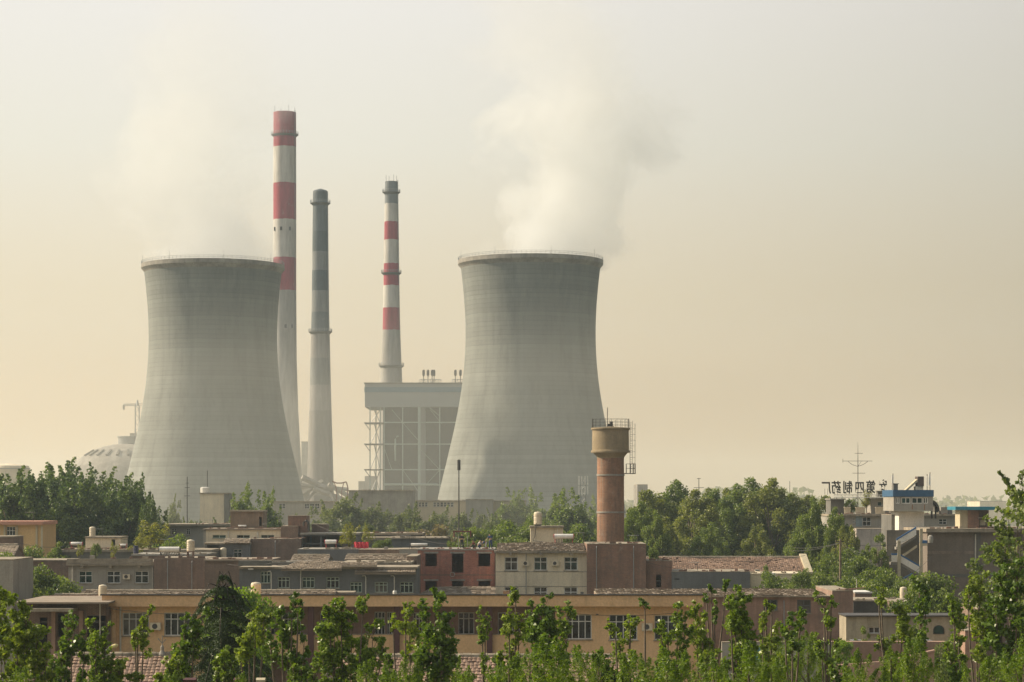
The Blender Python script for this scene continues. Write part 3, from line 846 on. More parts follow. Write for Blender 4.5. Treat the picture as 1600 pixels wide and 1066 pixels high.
def leaves(P, size, rs, aspect=0.8, fold=0.18, up=0.0, jit=0.3):
    N = len(P)
    n = rs.normal(size=(N,3)); n[:,2] += up; n /= np.linalg.norm(n, axis=1, keepdims=True)
    t = rs.normal(size=(N,3)); t -= n*(n*t).sum(1, keepdims=True); t /= np.linalg.norm(t, axis=1, keepdims=True)
    b = np.cross(n, t)
    s = (size*(1+rs.uniform(-jit, jit, N)))[:,None]
    A = P - t*s*0.5; C = P + t*s*0.5
    B = P + b*s*0.5*aspect + n*s*fold - t*s*0.08; D_ = P - b*s*0.5*aspect + n*s*fold - t*s*0.08
    V = np.stack([A,B,C,D_], axis=1).reshape(-1,3)
    return V, np.arange(4*N).reshape(-1,4)

def clump_pts(centers, radii, counts, rs, zst=1.0):
    out = []
    for c, r, k in zip(centers, radii, counts):
        d = rs.normal(size=(k,3)); d /= np.linalg.norm(d, axis=1, keepdims=True)
        rr = r*(rs.uniform(0.15, 1.0, k)**0.5)*(1+0.12*rs.normal(size=k))
        q = d*rr[:,None]; q[:,2] *= zst; out.append(q+np.array(c))
    return np.concatenate(out)

def link_mesh(name, me, parent=None):
    o = bpy.data.objects.new(name, me); COL.objects.link(o)
    if parent is not None: o.parent = parent
    return o

def broad_proto(H, W, ncl, nleaf, lsize, lmat, bmat, seed, base=0.28, zst=1.25, clr=0.16, shoots=0, egg=0.5, top=1.0):
    """returns (trunk mesh, crown mesh) of a tree standing at the origin"""
    rs = np.random.RandomState(seed); cs = []; rad = []
    while len(cs) < ncl:
        u = rs.uniform(-1,1,3)
        r = np.linalg.norm(u)
        if r > 1 or r < 0.45 and rs.rand() < 0.7: continue
        z = (u[2]+1)/2
        w = (1-0.38*z**2.5) if egg else 1
        lump = 1+0.18*math.sin(3*math.atan2(u[1],u[0])+seed)+0.1*math.sin(5*z+seed*2)
        c = (u[0]*W/2*w*lump*0.85, u[1]*W/2*w*lump*0.85, H*base+z*H*(top-base-clr*0.35))
        cs.append(c); rad.append(W*clr*rs.uniform(0.6,1.3)*(1-0.35*z))
    tot = sum(r*r for r in rad)
    cnt = [max(8, int(nleaf*r*r/tot)) for r in rad]
    P = clump_pts(cs, rad, cnt, rs, zst)
    if shoots:
        ex = []
        for i in range(shoots):
            a = rs.uniform(0, 6.28); q = W*0.46*math.sqrt(rs.rand())
            zt = H*base + H*(1-base)*(0.55+0.45*(1-(q/(W*0.5))**2))
            L = rs.uniform(1.2, 3.2); k = int(26*L/lsize*0.45); tt = rs.rand(k)
            lean = rs.normal(size=2)*0.25
            rr = 0.42*(1-tt*0.75)
            ex.append(np.stack([q*cos(a)+lean[0]*tt*L+rs.normal(size=k)*rr, q*sin(a)+lean[1]*tt*L+rs.normal(size=k)*rr, zt-0.6+tt*L], axis=1))
        P = np.concatenate([P]+ex)
    V, Fq = leaves(P, lsize, rs, up=0.3)
    crown = np_mesh('crown', V, Fq, lmat)
    b = MB(); r0 = H*0.018+0.05
    b.tube([(0,0,0),(0.1,0.05,H*0.25),(-0.1,0.1,H*0.5),(0.05,0,H*0.8)], [r0*1.3,r0,r0*0.7,r0*0.25], 8)
    for i in rs.choice(len(cs), min(10,len(cs)), replace=False):
        c = cs[i]; zb = H*rs.uniform(0.22,0.5)
        b.tube([(0,0,zb),(c[0]*0.5,c[1]*0.5,zb+(c[2]-zb)*0.6),c], [r0*0.5,r0*0.33,r0*0.12], 5)
    me = bpy.data.meshes.new('trunk'); me.from_pydata(b.v, [], b.f); me.materials.append(bmat)
    me.polygons.foreach_set('use_smooth',[True]*len(me.polygons)); me.update()
    return me, crown

def plant_tree(name, proto, x, y, label, group=None, s=1.0, sz=None, rot=None, cat='tree', z=0.0):
    t = empty(name, (x, y, z), label, cat, group)
    t.rotation_euler = (0, 0, rot if rot is not None else rnd.uniform(0, 6.28)); t.scale = (s, s, sz or s)
    link_mesh('trunk', proto[0], t); link_mesh('crown', proto[1], t)
    return t
ORD = ['first','second','third','fourth','fifth','sixth','seventh','eighth','ninth','tenth','eleventh','twelfth','thirteenth','fourteenth','fifteenth','sixteenth','seventeenth','eighteenth','nineteenth','twentieth']

ORD2 = ORD + ['twenty-'+o_ for o_ in ORD[:9]] + ['thirtieth'] + ['thirty-'+o_ for o_ in ORD[:9]]
# prototypes
P_left = [broad_proto(18, 11, 60, 22000, 0.42, lf_dark, m_barkp, 100+i, base=0.08, shoots=30, zst=1.35, clr=0.13) for i in range(3)]
P_mass = [broad_proto(18, 13.5, 80, 32000, 0.36, lf_mass2 if i % 2 else lf_tree, m_bark, 200+i, base=0.04, zst=1.15, clr=0.115, shoots=0) for i in range(4)]
P_far = [broad_proto(14, 12, 55, 12000, 0.50, lf_far, m_bark, 300+i, base=0.1, zst=1.3, clr=0.14, shoots=4) for i in range(3)]
P_farpop = [broad_proto(15, 5.5, 34, 8000, 0.42, lf_tree, m_bark, 330+i, base=0.1, zst=2.0, clr=0.2, shoots=5) for i in range(3)]
P_gard = [broad_proto(8, 7.5, 50, 15000, 0.22, lf_tree, m_bark, 400+i, base=0.2, zst=0.8, clr=0.17) for i in range(3)]
P_bright = [broad_proto(8, 5.5, 26, 9000, 0.16, lf_bright, m_bark, 420+i, base=0.3, zst=0.6, clr=0.19) for i in range(2)]
P_brown = [broad_proto(9, 9, 40, 8000, 0.3, lf_brown, m_bark, 440+i, base=0.2, zst=1.0, clr=0.14) for i in range(2)]
P_gold = [broad_proto(5, 4.2, 18, 1500, 0.24, lf_gold, m_barkp, 460+i, base=0.15, zst=1.4, clr=0.15, shoots=6) for i in range(2)]
P_bush = [broad_proto(3.2, 3.6, 22, 3000, 0.17, lf_tree, m_bark, 480+i, base=0.1, zst=1.0, clr=0.18) for i in range(2)]
P_airy = [broad_proto(11, 6, 34, 6000, 0.22, lf_tree, m_barkp, 500+i, base=0.3, zst=0.7, clr=0.13) for i in range(2)]

def row(items, protos, name, lab, group, base_h):
    """items: (px, py_top, D, width factor)"""
    for i, it in enumerate(items):
        px, py, D = it[:3]; wf = it[3] if len(it) > 3 else 1.0
        Ht = Z(py, D)
        pr = protos[i % len(protos)]
        plant_tree(name, pr, X(px, D), D, lab(i, len(items)), group, s=Ht/base_h*wf, sz=Ht/base_h)
# dark clump on the left
L_items = [(-20,738,330),(22,742,322),(48,752,345),(72,742,330),(98,729,338),(132,742,325),(160,748,345),(190,752,330),(216,756,340,0.8),(236,785,322,0.55)]
row(L_items, P_left, 'broadleaf_tree', lambda i, n: 'tall dark poplar with upright shoots, %s from the left in the clump beside the dome' % ORD[i], 'trees of the dark clump on the left', 18.6)
# big clump right of the water tower
M_items = [(1000,776,330,0.7),(1012,744,372),(1050,742,380),(1085,756,362),(1118,757,372,0.85),(1128,742,395,0.9),(1165,738,380),(1206,738,372),(1236,764,392,0.8),(1270,754,372),(1268,766,303,0.55),(1325,788,345,0.75),(1306,785,300,0.5),(1326,802,296,0.5),(1022,790,318,0.6),
           (1040,800,325,0.8),(1110,810,325,0.8),(1180,812,325,0.8),(1250,818,330,0.8)]
row(M_items, P_mass, 'broadleaf_tree', lambda i, n: 'leafy green tree, %s in the big clump between the water tower and rooftop sign' % ORD[i], 'trees of the clump right of the water tower', 18.6)
# paler trees in the mist in front of the plant
F_items = [(262,800,520,0.6),(272,782,560,0.45),(300,812,480,0.8),(330,815,470),(365,800,460,0.5),(470,806,520),(440,812,480,0.7),(508,792,500),(540,776,470,1.05),(565,788,480),(600,796,500),(628,800,470,0.8),(655,792,470,1.05),(690,800,500),(722,800,480,0.9),(755,812,450,0.8),(640,822,430,0.7),(575,818,430,0.8),(760,800,540,0.7)]
row(F_items, P_far, 'broadleaf_tree', lambda i, n: 'pale misty tree, %s of the row before the power station' % ORD[i], 'misty trees before the power station', 14.4)
Q_items = [(378,772,430),(390,768,440),(403,776,430,0.8),(418,775,420,0.8),(428,776,425,0.7),(795,770,560),(812,768,570),(828,770,560),(845,778,540,1.2),(866,778,470,1.3),(884,776,450,1.3),(898,772,450,1.3),(913,790,450),(925,782,600,1.0),(940,790,480,1.2),(958,800,450,1.2),(782,795,500)]
row(Q_items, P_farpop, 'poplar_tree', lambda i, n: 'slim upright poplar in the mid distance, %s from the left before the cooling towers' % ORD[i], 'slim poplars before the cooling towers', 15.4)

# ------------------------------------------------------------------ foreground poplars
FG = [ # lists of leaders: x top, y top, x bottom, y bottom, width (picture units); first number is the distance
 (84, [(5,915,10,1000,30),(22,938,25,1066,34),(40,950,38,1075,36),(60,985,50,1075,34),(12,990,10,1080,46),(74,1010,66,1080,22)], 'dense leafy poplar at the left edge'),
 (88, [(107,957,101,1075,17),(120,968,114,1030,20),(133,992,126,1075,24),(98,1008,96,1075,15)], 'twin-topped poplar before the tiled roof on the left'),
 (86, [(140,966,150,1060,17),(165,975,160,1080,20),(151,985,152,1075,24),(172,1020,170,1075,15)], 'bushy poplar beside the yellowish street lamp'),
 (90, [(238,947,214,990,10),(222,972,222,1024,18),(208,985,212,1015,14)], 'slim leaning poplar before the leftmost school window'),
 (82, [(290,960,283,1080,24),(318,962,302,1010,24),(275,1012,274,1070,16),(308,972,300,1030,24)], 'poplar just left of the dark cedar'),
 (80, [(352,1010,350,1080,22),(340,1030,338,1080,16),(362,1030,360,1080,20)], 'short poplar in front of the cedar trunk'),
 (87, [(402,946,398,975,14),(398,962,390,1035,34),(415,955,410,1010,24),(380,1000,378,1030,20)], 'leafy poplar right of the cedar'),
 (85, [(459,926,456,965,14),(440,953,440,1000,28),(470,938,466,975,14),(452,975,448,1066,40),(475,1000,470,1075,30),(425,975,425,1010,20)], 'pointed poplar left of the long tiled roof'),
 (83, [(513,940,515,1000,26),(532,937,532,990,24),(570,934,566,962,11),(520,965,522,1080,44),(548,950,545,1060,36),(583,972,575,1066,34),(600,1000,592,1050,22),(505,1025,505,1080,26)], 'broad many-stemmed poplar over the tiled roof'),
 (89, [(637,940,634,985,18),(616,960,614,988,12),(641,968,640,1040,26),(655,1000,650,1075,20)], 'ragged poplar before the first dark column'),
 (84, [(680,921,680,950,13),(664,940,668,1000,22),(690,943,690,1080,36),(702,960,698,1060,28),(672,980,668,1066,34),(655,1020,655,1066,20)], 'tallest dense poplar in front of the veranda'),
 (91, [(749,953,754,1010,14),(764,963,758,1000,12),(757,1022,755,1052,15)], 'thin see-through poplar before the veranda window'),
 (86, [(803,921,806,946,20),(795,955,796,1005,20),(812,960,810,1012,24),(802,1000,800,1060,28),(780,1022,786,1040,18)], 'knobbly poplar in front of the white house'),
 (83, [(832,942,836,1000,24),(851,931,850,1000,22),(850,960,850,1050,42),(866,960,862,1040,24)], 'two-headed poplar in front of the white house'),
 (88, [(886,937,885,1010,17),(876,950,876,990,14),(872,985,880,1040,24)], 'narrow poplar against the school window edge'),
 (90, [(948,970,962,998,13),(984,964,984,1000,15),(999,966,985,985,11),(968,995,972,1055,24),(990,1015,985,1050,18)], 'forked poplar shaped like a V before a school window'),
 (87, [(1001,936,1008,953,11)], 'single small leafy tip above the forked poplar'),
 (84, [(1030,972,1040,1040,20),(1058,945,1058,1000,24),(1044,990,1046,1060,26),(1070,960,1066,1030,20)], 'poplar covering the last school window'),
 (89, [(1087,941,1090,1020,20),(1098,958,1098,1035,22),(1108,1000,1104,1050,24)], 'poplar before the right end of the ochre school'),
 (92, [(1130,905,1132,922,16),(1109,915,1112,928,8),(1102,928,1105,942,9),(1117,940,1117,975,12)], 'tall bare-stemmed poplar with round leafy tips'),
 (83, [(1150,919,1150,1000,30),(1138,936,1142,990,20),(1162,940,1160,1030,34),(1150,980,1152,1060,46),(1172,975,1170,1040,22)], 'dense oval poplar before the pink brick house'),
 (88, [(1196,938,1197,948,8),(1208,948,1206,960,14),(1190,958,1190,990,18),(1214,972,1205,1020,20),(1196,1000,1200,1066,26)], 'open poplar before the dark brick house window'),
 (86, [(1236,957,1226,1000,18),(1253,955,1250,992,17),(1240,990,1238,1030,20)], 'small poplar between the two brick house windows'),
 (91, [(1274,928,1287,950,12),(1300,931,1298,950,10),(1290,950,1292,988,22),(1280,990,1285,1030,22),(1300,1000,1302,1060,20)], 'poplar with forked top before the brick house corner'),
 (90, [(1382,913,1379,950,13),(1370,935,1372,945,12),(1392,945,1418,972,18),(1410,952,1410,990,20),(1405,975,1428,1010,24),(1372,995,1380,1020,16),(1392,1000,1400,1050,26)], 'sprawling poplar before the cream building'),
 (87, [(1428,903,1438,930,17),(1448,915,1446,955,18),(1432,940,1440,975,16),(1440,980,1436,1020,20)], 'poplar reaching up to the stair tower'),
 (85, [(1485,930,1492,980,13),(1500,945,1500,1000,18),(1494,985,1496,1055,22),(1478,1000,1486,1040,14)], 'slender poplar at the right of the arched window'),
 (88, [(1512,905,1512,960,16),(1531,900,1526,1000,24),(1546,930,1550,1010,26),(1535,960,1530,1040,26)], 'spreading poplar before the grey workshop wall'),
 (84, [(1575,892,1570,990,30),(1592,880,1590,980,26),(1560,940,1560,1040,28),(1596,950,1590,1060,40),(1578,985,1574,1050,34)], 'thick poplar at the right edge of the picture'),
]
def leader_tree(D, leaders, label, seed, y=None, lsize=0.135, lmat=None, bmat=None, group='young poplars along the foreground', dens=1.25, name='poplar_tree'):
    y = y or D; rs = np.random.RandomState(seed)
    k = D/F
    cx = sum(q[2] for q in leaders)/len(leaders); x0 = X(cx, D)
    t = empty(name, (x0, y, 0), label, 'tree', group)
    t.rotation_euler = (0,0,0)
    pts = []; b = MB(); bh = min(Z(q[3],D) for q in leaders)
    root = max(bh-2.2, 2.0)
    b.tube([(0,0,0),(0.05,0,root*0.5),(0,0,root)], [0.08,0.06,0.04], 7)
    for (xt,yt,xb,yb,w) in leaders:
        a = np.array([X(xb,D)-x0, rs.normal()*w*k*0.5, Z(yb,D)]); c = np.array([X(xt,D)-x0, a[1]+rs.normal()*0.1, Z(yt,D)])
        L = np.linalg.norm(c-a); R0 = w*k*0.68
        n_ = int(L*R0*2/(k*k)*dens*0.235*(0.125/lsize)**2)+10
        # clumps strung along the stem
        nc = max(4, int(L/(R0*0.38)))
        tc_ = (np.arange(nc)+rs.uniform(0.2,0.8,nc))/nc
        cr_ = R0*rs.uniform(0.25,0.72,nc)*(1-0.4*tc_**2)
        cc = a+(c-a)*tc_[:,None]+rs.normal(size=(nc,3))*np.array([R0*0.36,R0*0.4,R0*0.2])*(1-0.3*tc_[:,None])
        wts = cr_**2/np.sum(cr_**2); cn = np.maximum((n_*wts).astype(int), 4)
        for c_, r_, k_ in zip(cc, cr_, cn):
            nt = 4; kk = max(2, int(k_/nt))
            for q_ in range(nt):
                d_ = rs.normal(size=3); d_[2] = abs(d_[2])*0.9+0.35; d_ /= np.linalg.norm(d_)
                u_ = rs.uniform(0.0, 1.0, kk)**0.8
                pts.append(c_ + d_*(u_*r_*1.5)[:,None] + rs.normal(size=(kk,3))*(r_*0.30*(1.15-u_*0.6))[:,None])
        j = np.array([0,0,root-0.4])
        m1 = a*0.75+j*0.25+np.array([(a[0])*0.1,0,-0.1])
        b.tube([tuple(j),tuple(m1),tuple(a),tuple((a+c)/2+rs.normal(size=3)*0.03),tuple(c)], [0.045,0.035,0.026,0.016,0.006], 5)
        for q in cc:
            i_ = rs.uniform(-0.25,-0.1); s_ = a+(c-a)*max(0,min(1,(q[2]-a[2])/(c[2]-a[2]+1e-6)+i_))
            b.tube([tuple(s_),tuple(q)], [0.014,0.006], 4)
    P = np.concatenate(pts)
    V, Fq = leaves(P, lsize, rs, aspect=0.85, up=0.15, fold=0.14)
    me = bpy.data.meshes.new('trunk'); me.from_pydata(b.v, [], b.f); me.materials.append(bmat or m_bark); me.update()
    link_mesh('trunk', me, t)
    link_mesh('crown', np_mesh('crown', V, Fq, lmat or lf_pop), t)
    return t
rf_ = random.Random(77)
for i, (D, ld_, lab) in enumerate(FG): leader_tree(D, ld_, lab, 900+i, lmat=[lf_pop, lf_pop2, lf_pop3][(i*7+1) % 3], lsize=[0.135, 0.12, 0.15][(i*5) % 3])
fill_x = [18, 58, 92, 128, 188, 232, 262, 312, 366, 428, 470, 498, 540, 590, 628, 668, 712, 742, 788, 826, 872, 908, 958, 1002, 1052, 1096, 1142, 1182, 1222, 1262, 1306, 1356, 1398, 1440, 1508, 1556]
fill_x = fill_x[::2]
for i, fx in enumerate(fill_x):
    nl = rf_.choice([2,3,3,4]); L_ = []
    for j in range(nl):
        xx = fx+rf_.uniform(-20,20); yt = rf_.uniform(1016,1052); L_.append((xx+rf_.uniform(-7,7), yt, xx, 1085, rf_.uniform(13,24)))
    leader_tree(rf_.uniform(76,96), L_, 'low young poplar, %s from the left among the short ones along the bottom edge' % (ORD2[i]), 1200+i, lmat=rf_.choice([lf_pop, lf_pop2, lf_pop3]), lsize=rf_.choice([0.11,0.13,0.15]), group='short young poplars along the bottom edge')


# tall tree at the right edge
leader_tree(135, [(1562,737,1590,790,12),(1580,758,1596,790,14),(1598,735,1604,800,18),(1556,795,1600,815,18),(1550,812,1590,850,28),(1575,830,1600,900,44),(1560,850,1590,920,36),
    (1605,760,1610,900,60),(1540,850,1570,890,26),(1580,900,1600,1000,60),(1556,900,1580,960,40),(1545,820,1570,838,12)],
    'tall tree with ragged leafy branches at the right edge', 77, lsize=0.22, dens=2.0, lmat=lf_tree, group=None, name='broadleaf_tree')
leader_tree(160, [(1530,868,1536,905,22),(1515,880,1530,920,22),(1545,895,1545,960,36),(1562,905,1560,960,30),(1528,915,1530,960,36)], 'paler tree before the grey workshop drainpipe', 78, lsize=0.2, dens=2.0, lmat=lf_tree, group=None, name='broadleaf_tree')

# feathery conifers and shrubs along the bottom
def feathery_proto(seed, H=4.0, W=2.6, n=9000):
    rs = np.random.RandomState(seed); cs=[]; rad=[]
    for i in range(44):
        z = rs.uniform(0.1,1.0); a = rs.uniform(0,6.28); q = W/2*(1-0.8*z**1.4)*rs.uniform(0.4,1)
        cs.append((q*cos(a), q*sin(a), H*0.96*z)); rad.append(rs.uniform(0.18,0.42))
    tot = sum(r*r for r in rad); P=[]
    for c, r in zip(cs, rad):
        k = int(n*r*r/tot); tip = np.array(c)+np.array([c[0]*0.25, c[1]*0.25, r*1.3])
        t_ = rs.rand(k)**0.8; base_ = np.array(c)-np.array([c[0]*0.3,c[1]*0.3,r*0.9])
        q = base_+(tip-base_)*t_[:,None]+rs.normal(size=(k,3))*(r*0.42*(1.1-t_))[:,None]; P.append(q)
    P = np.concatenate(P)
    V, Fq = leaves(P, 0.10, rs, aspect=0.28, up=-0.2, fold=0.05)
    b = MB(); b.tube([(0,0,-20),(0,0,0),(0.03,0,H*0.5),(0,0,H*0.9)],[0.16,0.12,0.07,0.02],7)
    for c in cs[::3]: b.tube([(0,0,c[2]*0.8-0.2),c],[0.03,0.008],4)
    me = bpy.data.meshes.new('trunk'); me.from_pydata(b.v, [], b.f); me.materials.append(m_bark); me.update()
    return me, np_mesh('crown', V, Fq, lf_fine)
P_feath = [feathery_proto(600+i) for i in range(4)]
FE = [(572,1040,70,1.0),(610,1048,66,0.9),(640,1046,72,0.9),(722,1052,70,0.8),(795,1034,72,1.0),(828,1016,74,1.1),(862,1024,70,1.2),(905,1022,72,0.9),(935,1026,74,0.8),(1008,1028,72,0.8),(985,1042,70,1.0),(1042,1034,68,1.3),(1078,1026,72,1.0),(1120,1030,70,1.2),(1170,1034,68,1.3),(1205,1040,74,0.9),
      (1208,998,95,1.0),(1238,992,98,1.1),(1262,1002,95,0.9),(1285,1012,100,0.8),(1345,1022,80,0.9),(1392,1018,80,1.0),(1428,1016,78,1.1),(1448,1030,80,0.8),(1530,1036,70,1.0),(1575,1022,76,1.1),(1600,1020,72,1.2),(770,1056,66,0.8),(378,1058,66,0.6),(1340,1046,70,0.8),(265,1060,64,0.5),(35,1056,66,0.8)]
for i, (px, py, D, s) in enumerate(FE):
    h = 3.84*s; z0 = Z(py, D)-h
    wh = ['left','centre','right'][0 if px < 700 else 1 if px < 1100 else 2]
    nth = ORD[sum(1 for q in FE if q[0] < px and (0 if q[0] < 700 else 1 if q[0] < 1100 else 2) == (0 if px < 700 else 1 if px < 1100 else 2))]
    t = plant_tree('cypress_tree', P_feath[i % 4], X(px, D), D, 'feathery yellow-green cypress top, %s from the left in the %s part of the bottom edge' % (nth, wh), 'feathery cypresses along the bottom', s=s, z=z0)

# cedar
def cedar():
    D = 96.0; k = D/F; x0 = X(348, D); zt = Z(893, D)
    rs = np.random.RandomState(5); t = empty('cedar_tree', (x0, D, 0), 'dark drooping cedar in front of the ochre school with layered branches', 'tree')
    P = []; b = MB(); b.tube([(0,0,0),(0,0,zt*0.5),(0,0,zt)], [0.18,0.12,0.012], 8)
    z = zt-0.1; lvl = 0
    barkd = M_plaster('dark_bark', (0.05,0.042,0.035))
    while z > zt-6.5:
        dz = zt-z; R0 = min(0.3+dz*0.85, 2.2)
        nb = 5 + lvl % 2
        for j in range(nb):
            a = 2*pi*j/nb + lvl*0.9 + rs.uniform(-0.3,0.3); rr = R0*rs.uniform(0.5,1.3)
            if rs.rand() < 0.18: continue
            m_ = np.array([cos(a)*rr*0.55, sin(a)*rr*0.55, z+0.12]); e_ = np.array([cos(a)*rr, sin(a)*rr, z-0.35-0.4*rr])
            s0 = np.array([0,0,z-0.1])
            b.tube([tuple(s0),tuple(m_),tuple(e_)],[0.04,0.025,0.01],4)
            kk = int(1300*rr/1.2)+120; u = rs.rand(kk)**0.8
            q = ((1-u)**2)[:,None]*s0+(2*u*(1-u))[:,None]*m_+(u**2)[:,None]*e_
            side = rs.normal(size=kk)*0.18*rr*np.sin(np.clip(u,0.15,0.95)*pi)**0.6
            q[:,0] += -sin(a)*side; q[:,1] += cos(a)*side; q[:,2] -= np.abs(rs.normal(size=kk))*0.10+np.abs(side)*0.35
            P.append(q)
        z -= 0.5; lvl += 1
    P = np.concatenate(P)
    V, Fq = leaves(P, 0.09, rs, aspect=0.35, up=-0.3, fold=0.02)
    me = bpy.data.meshes.new('trunk'); me.from_pydata(b.v, [], b.f); me.materials.append(barkd); me.update()
    link_mesh('trunk', me, t); link_mesh('crown', np_mesh('crown', V, Fq, lf_cedar), t)
cedar()

# garden trees among the houses
def one(name, proto, px, py, D, baseh, label, wf=1.0, group=None, z0=0.0, cat='tree'):
    Ht = Z(py, D)-z0; return plant_tree(name, proto, X(px,D), D, label, group, s=Ht/baseh*wf, sz=Ht/baseh, z=z0, cat=cat)
one('broadleaf_tree', P_bright[0], 352, 887, 130, 8.2, 'bright yellow-green tree behind the top of the dark cedar', 0.45)
one('broadleaf_tree', P_bright[1], 374, 890, 150, 8.2, 'second bright green tree right behind the cedar', 0.75)
one('broadleaf_tree', P_gard[0], 62, 874, 205, 8.2, 'round bushy tree left of the grey two storey house', 1.0)
one('broadleaf_tree', P_gard[1], 28, 884, 200, 8.2, 'round green tree beside the left brick hut', 0.8)
one('broadleaf_tree', P_gard[2], 95, 896, 208, 8.2, 'low bushy tree against the corner of the grey house', 0.8)
one('broadleaf_tree', P_gard[1], 52, 842, 272, 8.2, 'tree below the salmon-trimmed yellow house', 0.85)
one('broadleaf_tree', P_gard[2], 10, 855, 222, 8.2, 'green tree top behind the left edge wall', 0.6)
one('broadleaf_tree', P_airy[0], 95, 836, 285, 11.2, 'slim tree with pale upright boughs before the dark clump', 0.8)
one('broadleaf_tree', P_airy[1], 82, 850, 270, 11.2, 'airy young tree right of the yellow house', 0.6)
one('broadleaf_tree', P_gold[0], 235, 823, 290, 5.2, 'yellow-green feathery tree behind the solar heater roof', 1.7, z0=8.0)
one('broadleaf_tree', P_gold[1], 215, 842, 285, 5.2, 'small yellow-green tree left of the navy drum', 1.3, z0=7.5)
one('broadleaf_tree', P_gard[0], 268, 828, 300, 8.2, 'green garden tree behind the cream tank', 1.0)
one('broadleaf_tree', P_gard[1], 300, 836, 292, 8.2, 'green garden tree left of the white topped house', 0.8)
one('broadleaf_tree', P_brown[0], 690, 820, 330, 9.2, 'brownish blossoming tree behind the raw brick house', 0.9)
one('broadleaf_tree', P_brown[1], 655, 826, 335, 9.2, 'brownish tree behind the horizontal white tank', 0.9)
one('broadleaf_tree', P_gard[2], 745, 818, 305, 8.2, 'green tree behind the workers on the brick house', 0.9)
one('broadleaf_tree', P_gard[0], 780, 806, 318, 8.2, 'green tree left of the rooftop hut with the cream tank', 1.1)
one('broadleaf_tree', P_gard[1], 812, 812, 312, 8.2, 'green tree touching the rooftop hut with the cream tank', 0.9)
one('broadleaf_tree', P_gard[0], 822, 802, 345, 8.2, 'olive tree behind the cream rooftop tank', 0.6)
one('broadleaf_tree', P_gard[2], 905, 812, 330, 8.2, 'green tree just left of the brick water tower', 0.9)
one('broadleaf_tree', P_bush[0], 920, 832, 288, 3.4, 'green bush at the left foot of the brick water tower', 0.5, cat='bush')
one('broadleaf_tree', P_airy[0], 1024, 836, 262, 11.2, 'thin pale tree at the left end of the ruined tile roof', 0.6)
one('broadleaf_tree', P_gard[1], 1355, 876, 235, 8.2, 'dark rounded tree right of the utility pole', 1.1)
one('broadleaf_tree', P_gard[0], 1385, 884, 230, 8.2, 'dark tree left of the blue-railed staircase', 0.9)
one('broadleaf_tree', P_airy[1], 1372, 820, 262, 11.2, 'airy tree in front of the pale stair tower wall', 0.55)
one('broadleaf_tree', P_airy[0], 1352, 838, 256, 11.2, 'airy tree between the utility pole and the stair tower', 0.5)
one('broadleaf_tree', P_gard[2], 1455, 886, 190, 8.2, 'hazel-green tree at the foot of the blue-railed staircase', 0.85)
one('broadleaf_tree', P_airy[1], 1305, 872, 240, 11.2, 'young tree before the white gable wall', 0.6)
one('broadleaf_tree', P_gard[1], 1290, 884, 236, 8.2, 'leafy tree left of the utility pole', 0.7)
one('broadleaf_tree', P_gard[0], 1322, 848, 262, 8.2, 'tall dark tree just behind the utility pole', 0.95)
one('broadleaf_tree', P_gard[2], 1340, 862, 250, 8.2, 'dark tree under the drooping wires', 0.85)
one('broadleaf_tree', P_gard[1], 1398, 896, 215, 8.2, 'bushy tree before the foot of the stair tower', 0.8)
one('broadleaf_tree', P_gard[0], 1425, 905, 205, 8.2, 'bushy tree before the lowest stair flight', 0.6)
one('broadleaf_tree', P_airy[1], 1347, 966, 162, 11.2, 'spindly pale tree before the small window of the cream building', 0.5)
one('broadleaf_tree', P_airy[0], 1432, 958, 160, 11.2, 'thin leafy tree left of the arched window', 0.55)
one('broadleaf_tree', P_gard[0], 1480, 992, 158, 8.2, 'bushy tree under the arched window', 0.6)
one('broadleaf_tree', P_bright[1], 1318, 985, 158, 8.2, 'light green tree against the pinkish boundary wall', 0.6)
one('broadleaf_tree', P_airy[0], 1200, 872, 230, 11.2, 'sprawling climber tree over the grey shed wall', 0.55)
one('broadleaf_tree', P_gard[0], 1215, 888, 226, 8.2, 'leafy bush tree before the right part of the tile roof', 0.8)
one('broadleaf_tree', P_bush[1], 1255, 880, 232, 3.4, 'bush beside the slanted white gable wall', 0.55, z0=4.0, cat='bush')
for q, (px, py, D, pr, wf, lab) in enumerate([(125,855,268,P_gold[0],0.9,'yellow-green potted tree above the left end of the grey house'),(178,853,268,P_gold[1],1.0,'yellow-green potted tree above the middle of the grey house'),(150,846,272,P_bush[0],0.6,'dark green potted shrub between the two yellow-green ones'),
      (545,827,288,P_gold[0],1.1,'ochre-leaved rooftop tree beside the small solar heater'),(572,832,292,P_gold[1],0.9,'yellow rooftop shrub above the red cloth'),(600,838,292,P_bush[1],1.1,'green rooftop shrub right of the red cloth'),(590,846,290,P_bush[0],0.9,'low green rooftop shrub behind the red cloth'),(705,842,262,P_bush[1],0.7,'green shrub left of the gantry on the brick house')]):
    zt = Z(py, D); z0 = Z(875 if px < 200 else 868, D); bh = 5.2 if pr in P_gold else 3.4
    plant_tree('rooftop_shrub', pr, X(px,D), D, lab, None, s=(zt-z0)/bh*wf, sz=(zt-z0)/bh, z=z0, cat='shrub')

# far wooded skyline
rs = np.random.RandomState(9); N = 26000
px_ = rs.uniform(-900, 900, N)*1.0; yy_ = rs.uniform(1250, 1500, N)
hh = 13+5*np.sin(px_*0.013)+3*np.sin(px_*0.05+1)+2*np.sin(px_*0.17)
P = np.stack([px_, yy_, hh*rs.rand(N)**0.6], axis=1)
V, Fq = leaves(P, 4.0, rs, up=0.2)
o_ = link_mesh('far_woods', np_mesh('far_woods', V, Fq, lf_far)); tag(o_, 'far off woods fading into the smog along the skyline', 'woods', kind='stuff')
